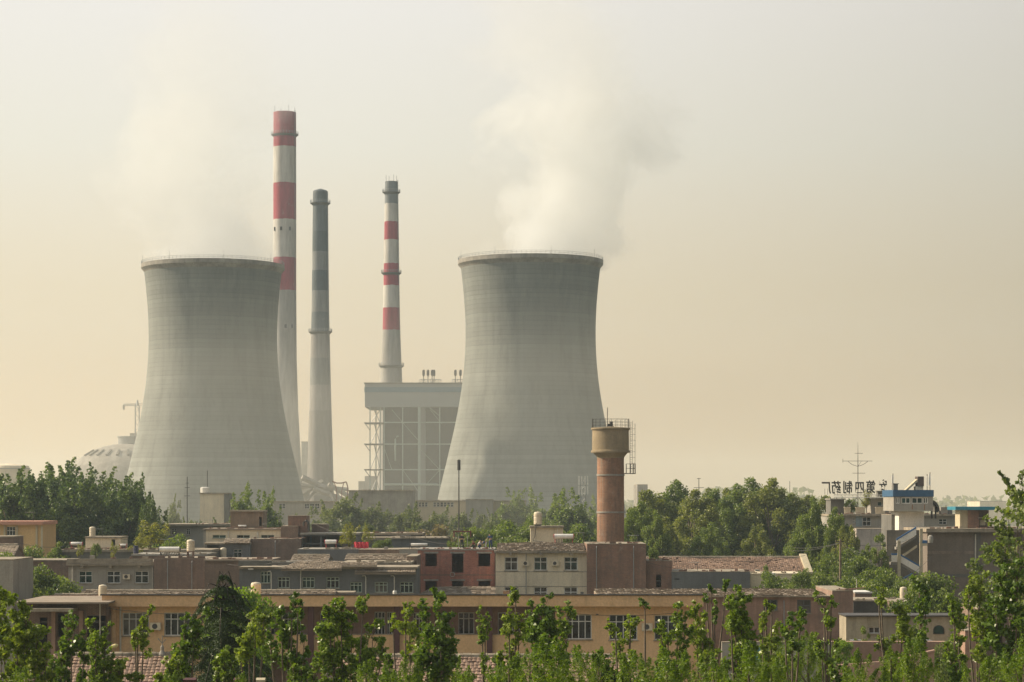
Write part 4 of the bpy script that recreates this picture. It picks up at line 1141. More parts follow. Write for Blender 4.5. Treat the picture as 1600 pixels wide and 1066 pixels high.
# ------------------------------------------------------------------ far plant buildings
house('factory_block', 'long low factory block with a windowed strip at the foot of the tall chimneys', 425, 520, 783, 560, 20, m_greywall, wins=[(436,446,787,795),(476,483,787,795),(484,491,787,795),(492,499,787,795)], nv=1, hf=0.5)
house('factory_block', 'flat roofed windowless grey block left of the boiler house foot', 545, 643, 766, 545, 22, m_conc, holes=(), slab=True)
house('factory_block', 'low cream block with two strips of white windows below the boiler house', 643, 822, 782, 575, 20, m_cream, wins=[(644+5*i,648+5*i,785,792) for i in range(5)]+[(677+5.4*i,681.6+5.4*i,785,792) for i in range(6)], nv=0, hf=0.5)
house('factory_block', 'plain low block at the foot of the right cooling tower', 728, 770, 780, 565, 9, m_greywall)
t = house('pump_house', 'plain white block with a tank and rod at the foot of the left cooling tower', 312.5, 350, 770, 500, 15, m_white)
x, D = X(316.5,500), 504; MB().lathe(x, D, [(1.0,Z(770,500)),(1.0,Z(762,500)),(0.6,Z(761,500))], 16).build('roof_tank', m_tankw, t); MB().tube([(x+0.5,D,Z(761,500)),(x+0.5,D,Z(735,500))],0.1,5).build('rod', m_dark, t)
house('vent_block', 'dark narrow block right of the white pump house', 350.5, 358, 770, 498, 6, m_conc_d)
house('low_store', 'low grey store between the pump house and the poplars', 358.5, 372, 783, 499, 10, m_greywall)
def dome():
    D = 980; xc = X(200,D); r = 100*D/F; zt = Z(693,D); zb = Z(745,D)
    t = empty('coal_store_dome', (xc, D, 0), 'pale grey storage dome with slot openings, half behind the left cooling tower', 'storage dome')
    h = zt; pr = [(r*1.02,0)]
    base = Z(765, D)
    for i in range(13):
        a = pi/2*i/12; pr.append((r*cos(a)+0.01 if i < 12 else 0.8, base+(zt-base)*sin(a)))
    MB().lathe(xc, D, pr, 64, True, True).build('shell', m_conc, t, True)
    for a in range(-150, -20, 14):
        aa = R(a); el = R(46); el2 = R(57)
        b = MB(); v_ = []
        for e_ in (el, el2):
            for da in (-0.025, 0.025):
                rr = r*cos(e_)+0.5; v_.append((xc+rr*cos(aa+da), D+rr*sin(aa+da), base+(zt-base)*sin(e_)+0.5))
        w_ = [(x_-xc)*0.97+xc for x_, y_, z_ in v_]
        b.add(v_+[((x_-xc)*0.97+xc, (y_-D)*0.97+D, z_-1.0) for x_, y_, z_ in v_], [(0,1,3,2),(4,6,7,5),(0,4,5,1),(1,5,7,3),(3,7,6,2),(2,6,4,0)])
        b.build('slot_opening', m_conc_d, t)
    b = MB(); b.lathe(xc, D, [(4.2,zt-1),(4.2,zt+2.6),(4.6,zt+2.6),(4.6,zt+3.0)], 20); b.build('cupola', m_steel, t)
dome()
def tank_far():
    D = 700; xc = X(14,D); t = empty('storage_tank', (xc,D,0), 'large pale cylindrical storage tank behind the trees at the left edge', 'storage tank')
    MB().lathe(xc,D,[(6.2,0),(6.2,Z(731,D)),(5.9,Z(728,D)),(0.3,Z(724,D))],48).build('shell', m_white, t)
    MB().lathe(xc,D,[(6.21,Z(733,D)),(6.45,Z(733,D)),(6.45,Z(732,D)),(6.21,Z(732,D))],48,False,False).build('rim', m_steel, t)
tank_far()
def crane():
    D = 1050; x = X(214.5,D); t = empty('tower_crane', (x,D,0), 'distant tower crane beside the left cooling tower', 'crane')
    zt = Z(625,D); zj = Z(634,D)
    b = MB()
    for sx in (-0.9,0.9):
        for sy in (-0.9,0.9): b.box(x+sx-0.12,x+sx+0.12,D+sy-0.12,D+sy+0.12,0,zj)
    z = 2
    while z < zj-2: b.bar((x-0.9,D-0.9,z),(x+0.9,D-0.9,z+2),0.15); b.bar((x+0.9,D-0.9,z+2),(x-0.9,D-0.9,z+4),0.15); z += 4
    b.build('mast', m_steel, t)
    b = MB(); b.tube([(x,D,zj),(x,D,zt)],[0.9,0.3],4); b.build('apex', m_steel, t)
    b = MB(); xl = X(193,D)
    for dz in (0,1.1): b.bar((xl,D,zj+dz*0.6),(x+8,D,zj+dz),0.16)
    for i in range(12): xa = xl+(x-xl)*i/12; b.bar((xa,D,zj),(xa+(x-xl)/24,D,zj+1.0),0.15)
    b.build('jib', m_steel, t)
    MB().box(xl-0.3,xl+0.5,D-0.5,D+0.5,zj-1.8,zj+0.2).build('counterweight', m_conc, t)
crane()
t = house('silo_house', 'hazy tall block peeping between the two left chimneys', 471, 480, 690, 1200, 20, m_conc)
house('hazy_hall', 'hazy stepped hall at the left foot of the boiler house', 570, 592, 744, 1120, 25, m_conc, oh=0)
house('hazy_hall', 'small hazy hall below the domed cap chimney', 560, 569.5, 752, 1120, 25, m_conc, oh=0)
house('crane_hall', 'small block behind the dome cupola', 203, 212, 677, 1100, 15, m_conc)
house('hazy_tower_block', 'hazy white tower block behind the blue roofed kiosk', 1531, 1572, 783, 900, 25, m_white, oh=0)
house('hazy_tower_block', 'hazy low block behind the trees at the right edge', 1573, 1640, 792, 920, 25, m_white, oh=0)
house('hazy_shed', 'hazy long shed right of the water tower', 996, 1012, 757, 800, 25, m_conc, oh=0)
house('hazy_block', 'hazy small tower block behind the rooftop sign', 1392, 1400, 768, 950, 15, m_conc, oh=0)
def conveyor():
    D = 870; t = empty('coal_conveyor', (X(500,D),D,0), 'tangle of sloping coal conveyor galleries at the foot of the chimneys', 'conveyor')
    for (p0,q0,p1,q1,w) in ((474,772,505,752,1.0),(474,746,520,768,1.1),(492,764,540,782,1.0),(515,757,560,784,0.9),(470,758,545,765,0.7),(482,782,500,760,0.6),(524,784,510,760,0.6),(535,784,524,762,0.5)):
        MB().tube([(X(p0,D),D-6,Z(q0,D)),(X(p1,D),D-2,Z(q1,D))], w, 4).build('gallery', m_conc, t)
    MB().box(X(472,D),X(482,D),D-5,D+5,0,Z(762,D)).build('transfer_house', m_conc, t)
    MB().box(X(484,D),X(522,D),D+18,D+25,0,Z(774,D)).build('boiler_annex', m_conc_d, t)
    t = empty('pipe_trestle', (X(532,700),700,0), 'red-brown pipe trestle beside the domed chimney foot', 'pipe trestle'); D = 700
    b = MB()
    b.tube([(X(519,D),D,Z(752,D)),(X(526,D),D,Z(755,D)),(X(534,D),D,Z(755,D)),(X(541,D),D,Z(753,D))],0.22,6)
    b.tube([(X(541,D),D,Z(753,D)),(X(543,D),D,Z(760,D)),(X(544,D),D,0)],0.2,6)
    b.tube([(X(522,D),D,Z(753,D)),(X(526,D),D,Z(766,D)),(X(526,D),D,0)],0.16,6); b.tube([(X(537,D),D,Z(755,D)),(X(534,D),D,Z(767,D)),(X(534,D),D,0)],0.14,6)
    b.build('pipework', M_simple('rusty_pipe',(0.22,0.10,0.08)), t)
conveyor()
def mast(px, pyt, D, label, cross=(), r=0.06, mat_=None, name='radio_mast', thick=None, pyb=None, cat='mast', z0=0):
    x = X(px,D); t = empty(name, (x,D,z0), label, cat)
    MB().tube([(x,D,z0),(x,D,Z(pyt,D))],[r*1.4,r*0.7],6).build('pole', mat_ or m_dark, t)
    for (dy, w) in cross: MB().tube([(x-w*D/F/2,D,Z(dy,D)),(x+w*D/F/2,D,Z(dy,D))],r*0.5,5).build('crossarm', mat_ or m_dark, t)
    if thick: MB().tube([(x,D-0.02,Z(thick,D)),(x,D-0.02,Z(pyt+1,D))],r*2.2,8).build('antenna', m_dark, t)
    return t
mast(717, 718, 400, 'tall slim dark mast in front of the boiler house and right cooling tower', r=0.13, thick=735)
mast(292.5, 745, 450, 'slim utility mast with crossarms before the left cooling tower', [(755,5),(762,8),(775,9)], r=0.11)
mast(1092, 747, 520, 'slim mast with small arm seen over the big tree clump', [(748,6),(762,16)], r=0.12)
mast(1234, 752, 560, 'hair-thin mast behind the right of the big tree clump', r=0.1)
def telecom():
    D = 470; x = X(911,D); t = empty('telecom_tower', (x,D,0), 'lattice telecom tower with panel antennas before the right cooling tower', 'telecom tower')
    zt = Z(745,D); b = MB(); w = 0.55
    for sx in (-w,w):
        for sy in (-w,w): b.box(x+sx-0.06,x+sx+0.06,D+sy-0.06,D+sy+0.06,0,zt)
    z = 1
    while z < zt-1.4:
        b.bar((x-w,D-w,z),(x+w,D-w,z+1.3),0.06); b.bar((x+w,D-w,z),(x-w,D-w,z+1.3),0.06); b.bar((x-w,D-w,z),(x+w,D-w,z),0.06); z += 1.3
    b.build('lattice', m_steel, t)
    for zc in (Z(751,D), Z(766,D)):
        for dx in (-0.85,-0.3,0.4,0.9): MB().box(x+dx-0.14,x+dx+0.14,D-w-0.5,D-w-0.3,zc-0.9,zc+0.9).build('panel_antenna', m_tankw, t)
telecom()

# ------------------------------------------------------------------ water tower
def water_tower():
    D = 300.0; x = X(954,D); k = D/F
    t = empty('water_tower', (x,D,0), 'brick water tower with a concrete tank, railing and side ladder', 'water tower')
    zb = Z(712,D); zt = Z(670,D)
    b = MB(); b.lathe(x,D,[(22.5*k,0),(21.3*k,Z(848,D)),(21.0*k,Z(712,D))],64,True,True); b.build('shaft', m_brick_w, t, True)
    for py in (742.5, 800.5):
        MB().lathe(x,D,[(21.3*k,Z(py+1.3,D)),(22.1*k,Z(py+1.2,D)),(22.1*k,Z(py-1.2,D)),(21.2*k,Z(py-1.3,D))],64,False,False).build('ring_beam', m_conc, t)
    MB().lathe(x,D,[(21.1*k,Z(716,D)),(21.6*k,Z(714,D)),(26.5*k,Z(708,D)),(29.3*k,Z(707.5,D)),(30.6*k,Z(707.5,D)),(30.6*k,Z(704.5,D)),(28.9*k,Z(703.5,D)),
        (28.6*k,Z(675,D)),(28.7*k,Z(672.3,D)),(30.6*k,Z(671.5,D)),(30.8*k,Z(669,D)),(29.5*k,Z(668.6,D)),(12*k,Z(667.4,D)),(8*k,Z(667,D))],72,False,True).build('tank', M_plaster('tank_concrete',(0.30,0.235,0.145),var=0.2,streak=0.3,patch=0.5), t, False)
    z = Z(667.4,D)
    b = MB(); b.box(x-4.5*k,x+3.5*k,D-0.35,D+0.35,z-0.1,z+0.42); b.box(x-6*k,x+5*k,D-0.5,D+0.5,z+0.0,z+0.12); b.lathe(x+1*k,D,[(0.22,z+0.4),(0.22,z+0.7)],10); b.build('hatch', m_dark, t)
    MB().tube([(x-5*k,D-0.3,z),(x-5*k,D-0.3,Z(637,D))],0.05,6).build('pole', m_dark, t)
    b = MB(); r = 28.6*k; N = 20; zr = Z(655,D); z0 = Z(669,D)
    for i in range(N):
        a = 2*pi*i/N; b.tube([(x+r*cos(a),D+r*sin(a),z0),(x+r*cos(a),D+r*sin(a),zr)],0.022,5)
    for q in (0.33,0.66,1.0):
        b.tube([(x+r*cos(2*pi*i/40),D+r*sin(2*pi*i/40),z0+(zr-z0)*q) for i in range(41)],0.015,4,False)
    for a in (R(183), R(-4)): b.tube([(x+r*cos(a),D+r*sin(a),z0),(x+r*cos(a),D+r*sin(a),zr+0.05)],0.05,6)
    b.build('railing', m_dark, t)
    # caged ladder on the right and its landing
    b = MB(); xl = x+29.6*k+0.15
    for dx in (0,0.32): b.tube([(xl+dx-0.1,D,Z(740,D)),(xl+dx-0.1,D,Z(658,D))],0.025,5)
    zz = Z(740,D)
    while zz < Z(658,D): b.bar((xl-0.1,D,zz),(xl+0.22,D,zz),0.02); zz += 0.3
    zz = Z(733,D)
    while zz < Z(662,D):
        b.tube([(xl-0.1,D-0.02,zz),(xl+0.0,D-0.35,zz),(xl+0.45,D-0.4,zz),(xl+0.62,D-0.05,zz),(xl+0.5,D+0.3,zz)],0.015,4,False); zz += 0.75
    for dx, dy in ((0.0,-0.35),(0.45,-0.4),(0.62,-0.05)): b.tube([(xl+dx,D+dy,Z(733,D)),(xl+dx,D+dy,Z(662,D))],0.014,4)
    b.build('ladder', m_dark, t)
    b = MB(); zl = Z(740,D); x1 = X(993,D); b.box(x+21*k,x1,D-0.5,D+0.5,zl-0.06,zl+0.04)
    for xx in (X(978.5,D),X(985,D),X(990,D),x1-0.04):
        for yy in (-0.47,0.47): b.box(xx-0.03,xx+0.03,D+yy-0.03,D+yy+0.03,zl,Z(725,D))
    for zz in (Z(725,D),Z(732,D)):
        for yy in (-0.47,0.47): b.bar((X(978,D),D+yy,zz),(x1-0.02,D+yy,zz),0.03)
        b.bar((x1-0.04,D-0.47,zz),(x1-0.04,D+0.47,zz),0.03)
    b.build('landing', m_dark, t)
water_tower()

# ------------------------------------------------------------------ middle rows, left
t = house('yellow_house', 'yellow house with a salmon roof edge among the left trees', -30, 66, 814.5, 300, 9, m_yellow, wins=[(-14,0,823,838),(10,24,823,837)], st=0.45, oh=0.7, nv=2, hf=0.55, sm=m_salmon)
D = 300
for px in (7.5, 26.5, 57.5, 65.5): MB().box(X(px,D)-0.12,X(px,D)+0.12,D-0.15,D-0.003,0,Z(821.5,D)).build('pilaster', m_cream, t)
house('brick_shed', 'brown brick shed block at the left edge under the yellow house', -40, 21.5, 838, 252, 5, m_brick_b, oh=0.05, st=0.12)
gable_house('tiled_hut', 'small brick hut with a tiled roof at the left edge', -35, 20, 232, 5.0, Z(852,234.5), Z(869,232), m_brick_b, m_tile_g, oh=0.15, wins=())
house('end_wall_house', 'plain grey rendered house cut by the left edge', -60, 20.5, 874, 190, 8, m_greywall, oh=0.02, st=0.1)
house('low_wall_range', 'low brown brick range behind the round tree, left of the grey house', 21, 106, 875, 262, 7, m_brick_b, oh=0.1, st=0.12)
house('rear_flat_roof', 'low grey flat roof stretching behind the two yellow-green rooftop plants', 92, 330, 859, 285, 10, m_conc_d, oh=0.2, st=0.3)
house('rear_parapet_house', 'grey parapet house behind the solar heater and the drum', 205, 322, 866, 262, 9, m_brick_b, oh=0.1, st=0.2, sm=m_conc)
house('far_flat_house', 'far flat roofed house left of the white topped house', 256, 352, 819, 345, 12, m_greywall, wins=[(268,276,826,836),(291,297,826,836)], oh=0.6, st=0.3)
house('far_flat_house', 'small far flat roofed shed beyond the pale house', 318, 346, 826, 322, 6, m_greywall, oh=0.3)
t = house('stair_hut', 'pinkish rooftop stair hut with the cream tank on top', 133.5, 189, 838.5, 290, 5, m_white, holes=[(174,180,843,853)], st=0.2, oh=0.25, z0=0)
water_tank(144.5, 838, 291, 9.5, 15, 'cream water tank on the rooftop stair hut at the left')
solar_heater(110.5, 128.5, 847, 858, 286.5, 'small solar water heater left of the rooftop stair hut', m_red)
solar_heater(187.5, 197.5, 850, 858, 286.5, 'tiny solar water heater right of the rooftop stair hut', m_red)

def grey_house():
    D = 245.0
    t = house('grey_house', 'grey rendered two storey house with a parapet and three upper windows', 107, 240, 877.5, D, 9, m_greywall,
        wins=[(123,144,892.5,911.5),(167,188,892.5,911.5),(210.5,232,892.5,911.5),(123,144,935,955),(167,188,935,955),(210.5,232,935,955)], parapet=0.0, st=0.42, oh=0.5, nv=1, hf=0.62, brackets=3, fw=0.08)
    pipe_down(113.5, 884, 935, D-0.1, t); pipe_down(238.5, 884, 935, D-0.1, t)
    b = MB(); b.box(X(106,D),X(240,D),D-0.5,D-0.3,Z(877.4,D),Z(873,D)); b.build('parapet', m_slab, t)
    b = MB()
    for p in (173,176,178,203): b.box(X(p,D),X(p+3,D),D-0.4,D+0.2,Z(873,D),Z(871.6-rnd.random()*1.5,D))
    b.build('loose_bricks', m_brick, t)
    house('brick_wing', 'brown brick blind wall with a jagged top joined to the grey house', 240.3, 320, 873, 243.6, 10, m_brick_b, oh=0.0, st=0.05)
    b = MB(); x = X(240.5,243.6)
    r = random.Random(4)
    while x < X(319,243.6):
        w = r.uniform(0.25,0.9); b.box(x, min(x+w, X(320,243.6)), 243.62, 243.9, Z(873,243.6), Z(873,243.6)+r.choice([0.08,0.16,0.24,0.32,0.3])); x += w
    o_ = b.build('broken_coping', m_brick_b); tag(o_, 'uneven brick courses topping the blind brown wall', 'coping')
    solar_heater(249, 281, 854.5, 871, 246.5, 'large solar water heater on the brown brick wall')
    water_tank(298, 861.5, 247, 12.5, 18.5, 'tall cream water tank beside the large solar heater')
    MB().box(X(293,247),X(303,247),246.7,247.9,Z(873,247),Z(861.6,247)).build('tank_stand', m_steel, bpy.data.objects.get('tank_stand')) if False else None
    b = MB(); 
    for p in (293.5,302): b.box(X(p,247)-0.06,X(p,247)+0.06,246.6,247.5,Z(873,247),Z(861.6,247))
    b.box(X(293,247),X(302.5,247),246.5,247.6,Z(861.75,247)-0.1,Z(861.75,247))
    tag(b.build('tank_stand', m_brick), 'short brick stand under the tall cream water tank', 'stand')
    x = X(208,262); b = MB(); z = Z(866,262); b.lathe(x,264,[(0.29,z),(0.3,z+0.2),(0.29,z+0.3),(0.3,z+0.55),(0.29,z+0.9),(0.3,z+0.93)],18)
    tag(b.build('oil_drum', m_drum), 'navy blue drum standing on the roof behind the grey house', 'drum')
grey_house()

# house M: white top storey, brick side
def house_m():
    D = 300.0
    t = house('terraced_house', 'brick and render house with a pale top storey and teal window strips', 322, 438.5, 826, D, 9, m_white, wins=[(332,353,836,841.2),(370,390.5,836,841.2),(408,428.5,836,841.2)], oh=0.25, st=0.2, nv=1, hf=0, gm=m_glass_g, fm=m_frame_g, sm=m_tile_g)
    for p in (357, 403): MB().box(X(p,D)-0.06,X(p,D)+0.06,D-0.12,D-0.003,Z(842,D),Z(830,D)).build('drainpipe', m_pipe, t)
    h = house('stair_hut', 'brown rooftop stair hut with a thin slab roof behind the pale storey', 360, 411, 797.5, 306, 5, M_plaster('brown_render',(0.27,0.20,0.14)), holes=[(405,409,808,822)], st=0.22, oh=0.3)
    MB().box(X(372,D),X(384,D),D+1,D+1.6,Z(826,D),Z(822,D)).build('white_chest', m_tankw) if False else None
    solar_heater(372, 385, 820.5, 826, 302, 'low white tank heater on the pale top storey roof')
    D = 294.0
    t = house('terrace_front', 'grey front storey with a dark recess and one white framed window', 320, 391, 848, D, 5.5, m_bluegrey, wins=[(365,378,858.5,872)], holes=[(324,342,852,872)], oh=0.3, st=0.2, gm=m_glass_g)
    b = MB(); tile_roof(b, X(350,D), X(391,D), D-0.7, Z(848,D), D+1.2, Z(842,D), 0.3, 0.3, 0.03, 0.05, 0.03, 5); b.add([(X(350,D),D-0.7,Z(849,D)),(X(391,D),D-0.7,Z(849,D)),(X(391,D),D+1.2,Z(842.6,D)),(X(350,D),D+1.2,Z(842.6,D))],[(0,1,2,3)]); b.build('tile_awning', m_tile_g, t)
    water_tank(349, 872.5, D-1.4, 10, 17, 'white plastic water tank in front of the dark recess')
    tag(MB().box(X(320,D),X(391,D),D-2.6,D-0.4,Z(874.5,D),Z(872.7,D)).build('roof_ledge', m_slab), 'roof ledge carrying the white plastic tank', 'ledge')
    house('brick_side_block', 'brown brick side wall right of the grey front storey', 391.3, 470, 842, 295, 8, m_brick_b, oh=0.02, st=0.05)
    house('brick_side_block', 'upper brown brick block beside the pale top storey', 438.8, 466, 822, 298.5, 6, m_brick_b, oh=0.02, st=0.05)
    t = house('brick_stair_tower', 'stepped brown brick stair tower right of the pale top storey', 450, 479.5, 805.5, 300, 4, m_brick, oh=0.06, st=0.1)
    b = MB(); D = 298
    b.tube([(X(474,D),D,Z(822,D)),(X(474.5,D),D,Z(816,D)),(X(478,D),D,Z(813.5,D)),(X(482,D),D,Z(816,D)),(X(482.5,D),D,Z(830,D))],0.16,6)
    tag(b.build('bent_vent_pipe', m_dark), 'dark bent vent pipe beside the brick stair tower', 'pipe')
    house('roof_block', 'small brown block right of the brick stair tower', 487, 510, 819, 303, 4, m_brick_b, oh=0.05, st=0.1, sm=m_slab)
    t = house('recessed_house', 'dark blue-grey recessed house under a thin slab behind the small heater', 470.5, 560, 833, 297, 7, m_bluegrey, holes=[(474,500,838,857),(503,540,838,857)], oh=0.4, st=0.22, sm=m_conc)
    house('long_grey_roof', 'long grey flat roofed range in the mist behind the red cloth', 530, 660, 833, 322, 9, m_conc_d, oh=0.4, st=0.3)
    house('long_grey_roof', 'pale slab roof range right behind the rooftop shrubs', 565, 700, 840, 312, 9, m_bluegrey, oh=0.3, st=0.2)
    house('blue_parapet_house', 'blue-grey parapet wall below the small solar heater', 465, 560, 858, 284, 9, m_bluegrey, oh=0.02, st=0.05, sm=m_conc)
    house('brick_parapet_house', 'brown brick parapet wall below the red cloth', 560.3, 624, 858.5, 282, 9, m_brick_b, oh=0.02, st=0.05)
    house('grey_parapet_house', 'grey rendered block under the white horizontal tank', 624.3, 652, 858, 278, 8, m_greywall, oh=0.02, st=0.05)
    solar_heater(508, 526, 843.5, 857, 288, 'small solar water heater with red end cap near the dark recess', m_red)
    solar_heater(642, 668, 849, 858, 280, 'white horizontal tank heater beside the raw brick house')
    D = 286; b = MB(); r = random.Random(8)
    n_ = 22; x0, x1 = X(553,D), X(576,D); vs_ = []
    for j in range(5):
        for i in range(n_+1): vs_.append((x0+(x1-x0)*i/n_, D+0.12*sin(i*1.1+j*0.4), Z(857,D)+(Z(847,D)-Z(857,D))*j/4+0.03*sin(i*0.7)))
    fs_ = [(j*(n_+1)+i, j*(n_+1)+i+1, (j+1)*(n_+1)+i+1, (j+1)*(n_+1)+i) for j in range(4) for i in range(n_)]
    b.add(vs_+[(x,y+0.02,z) for x,y,z in vs_], fs_+[tuple(len(vs_)+q for q in reversed(f)) for f in fs_])
    tag(b.build('hanging_quilt', m_redcloth, None, True), 'bright red quilt hung out on the roof', 'quilt')
    b = MB(); b.tube([(X(550,D),D,Z(847,D)),(X(580,D),D,Z(847,D))],0.02,5); b.tube([(X(550,D),D,Z(858,D)),(X(550,D),D,Z(846,D))],0.03,5); b.tube([(X(580,D),D,Z(858,D)),(X(580,D),D,Z(846,D))],0.03,5)
    tag(b.build('washing_line', m_dark), 'washing line holding the red quilt', 'washing line')
    tag(MB().box(X(534,D),X(543,D),D,D+0.5,Z(857.8,D),Z(850.5,D)).box(X(534.5,D),X(542.5,D),D-0.02,D+0.4,Z(850.5,D),Z(850,D)).build('black_crate', m_dark), 'dark crate between the solar heater and the red quilt', 'crate')
house_m()

def grey_row():
    D = 225.0
    t = house('grey_terrace', 'long blue-grey terrace with small white framed windows under tile awnings', 374, 651, 886, D, 7, m_bluegrey,
        wins=[(407,422.5,893,911.5),(434,452.5,902,919),(472,491.5,902,919),(510,530,902,919.5),(547,565.5,910,926),(585.5,605.5,909.5,926),(625,645.5,909.5,926.5)],
        oh=0.2, st=0.2, fm=m_frame_g, nv=2, hf=0.7, fw=0.07)
    def awn(p0, p1, y0, y1, seed, dd=1.6, mt=m_tile_g, sk=0):
        b = MB(); tile_roof(b, X(p0,D), X(p1,D), D-0.9, Z(y1,D), D-0.9+dd, Z(y0,D), 0.24, 0.26, 0.018, 0.03, 0.025, seed, hipl=sk)
        b.add([(X(p0,D),D-0.9,Z(y1,D)-0.05),(X(p1,D),D-0.9,Z(y1,D)-0.05),(X(p1,D),D-0.9+dd,Z(y0,D)-0.08),(X(p0,D)+sk,D-0.9+dd,Z(y0,D)-0.08)],[(0,1,2,3)])
        b.box(X(p0,D),X(p1,D),D-0.85,D-0.7,Z(y1,D)-0.2,Z(y1,D)-0.08)
        b.build('tile_awning', mt, t)
    awn(440, 535, 878, 888.5, 1, 2.4, sk=1.6); awn(555, 650, 888, 894, 2, 1.3); awn(535.5, 590, 879, 883, 6, 1.3)
    b = MB(); b.box(X(374,D),X(425,D),D-0.8,D-0.02,Z(884,D),Z(876,D)); b.build('slab_awning', m_conc_d, t)
    for (p, y0, y1) in ((424.5,893,932),(470.5,890,922),(572,900,932),(616.5,900,924)):
        x = X(p,D); b = MB(); b.tube([(x-0.35,D-0.3,Z(y0,D)),(x-0.1,D-0.42,Z(y0,D)+0.05),(x,D-0.42,Z(y0+2,D)),(x,D-0.42,0)],0.05,6); b.build('drainpipe', m_pipe, t)
    for p in (391, 460, 500): MB().box(X(p,D)-0.15,X(p,D)+0.35,D-0.5,D-0.1,Z(890,D),Z(888,D)).build('wall_lamp', m_tankw, t)
    # jumble of low roofs behind
    house('low_roof_house', 'low house with a light edged flat roof behind the left of the grey terrace', 320.3, 425, 874, 236, 8, m_brick_b, oh=0.3, st=0.18, sm=m_tile_g)
    house('low_roof_house', 'low dark house behind the second terrace window', 420, 480, 878.5, 231.5, 6, m_conc_d, oh=0.3, st=0.3, sm=m_conc_d)
    gable_house('tiled_range', 'low tiled range behind the grey terrace, left part', 455, 512, 252, 6, Z(868,255), Z(876,252), m_conc_d, m_tile_g, seed=12, oh=0.1)
    gable_house('tiled_range', 'low tiled range behind the grey terrace, right part', 540, 636, 254, 5, Z(867.5,256.5), Z(873.5,254), m_conc_d, m_tile_g, seed=13, oh=0.1)
    house('low_roof_house', 'low brown house between the tiled ranges and the awnings', 535, 643, 878.5, 234, 8, m_brick_b, oh=0.1, st=0.2, sm=m_slab)
    house('low_roof_house', 'dark brick block joined to the raw brick house', 636, 651.3, 869, 240, 10, m_brick_b, oh=0.05, st=0.1)
    tag(MB().lathe(X(617,222),222,[(0.2,Z(932,222)),(0.21,Z(925,222)),(0.16,Z(923,222))],14).build('white_bucket', m_tankw), 'white bucket on the roof below the terrace drainpipe', 'bucket')
grey_row()

# ------------------------------------------------------------------ raw brick house with workers
def brick_house():
    D = 252.0
    hs = [(664.5,682.5,865,885),(706,724,865,895),(747.5,766,865,885),(664.5,682.5,908,918),(706,724,908,918),(747.5,766,908,918)]
    t = house('raw_brick_house', 'unfinished red brick house with empty window openings and workers on top', 652.5, 773.5, 858, D, 9, m_brick_r, holes=[(a,b_,c,(e if e > 918 or e < 900 else 930)) for a,b_,c,e in hs], oh=0.05, st=0.15, sm=m_conc)
    for h in hs:
        MB().box(X(h[0]-2.5,D),X(h[1]+2.5,D),D-0.03,D+0.2,Z(h[2],D)+0.003,Z(h[2],D)+0.2).build('lintel', m_conc, t)
    MB().box(X(652.5,D),X(773.5,D),D-0.02,D+0.1,Z(899.5,D),Z(897.5,D)).build('floor_band', m_brick, t)
    # hoop hung on the wall
    b = MB(); c = (X(707,D), D-0.12, Z(898,D)); r = 0.24
    b.tube([(c[0]+r*cos(2*pi*i/20),c[1],c[2]+r*sin(2*pi*i/20)) for i in range(21)],0.05,6,False)
    tag(b.build('hung_tyre', m_conc), 'pale ring hung on the raw brick wall under the middle doorway', 'ring')
    zt = Z(858,D)
    t = empty('hoist_gantry', (X(722,D),D+1.5,zt), 'rusty hoist gantry on the roof of the raw brick house', 'gantry')
    zg = Z(832,D); x0, x1 = X(709,D), X(735,D); mm = M_simple('rust_red_steel',(0.16,0.05,0.035))
    MB().box(x0-0.1,x1+0.1,D+1.3,D+1.55,zg,zg+0.16).build('beam', mm, t)
    for xx in (x0, x1): MB().tube([(xx,D+1.42,zg),(xx,D+1.42,zg-0.55)],0.09,6).build('bracket', mm, t)
    for xx in (x0+0.5, x1-0.35): MB().tube([(xx,D+1.42,zt),(xx,D+1.42,zg)],0.035,6).build('leg', m_steel, t)
    MB().tube([(X(718,D),D+1.42,zg),(X(718,D),D+1.42,Z(826,D))],0.03,5).build('rod', m_steel, t)
    r = random.Random(3); b = MB()
    for i in range(26):
        xx = r.uniform(X(655,D),X(772,D)); w = r.uniform(0.1,0.35); yy = r.uniform(D+0.05,D+2); b.box(xx,xx+w,yy,yy+0.25,zt+0.003,zt+r.uniform(0.05,0.16))
    tag(b.build('brick_rubble', m_brick_r), 'loose bricks scattered along the top of the raw brick house', kind='stuff')
    D2 = 240
    t = empty('tiled_lean_to', (X(710,D2),D2,0), 'weathered tile lean-to roof below the raw brick house', 'lean-to')
    b = MB(); x0, x1 = X(645,D2), X(774,D2); y1 = D2+9; zr = Z(917,y1); ze = Z(933.5,D2)
    tile_roof(b, x0, x1, D2, ze, y1, zr, 0.5, 0.42, 0.03, 0.02, 0.03, 21, hipl=2.0)
    b.add([(x0,D2,ze-0.05),(x1,D2,ze-0.05),(x1,y1,zr-0.05),(x0+2,y1,zr-0.05)],[(0,1,2,3)])
    b.build('roof', m_tile_g, t)
    MB().box(x0+2.1,x1-0.1,y1-0.3,y1,0,zr-0.2).box(x0+0.2,x1-0.1,D2+0.3,D2+0.5,0,ze-0.1).build('wall', m_brick, t)
brick_house()

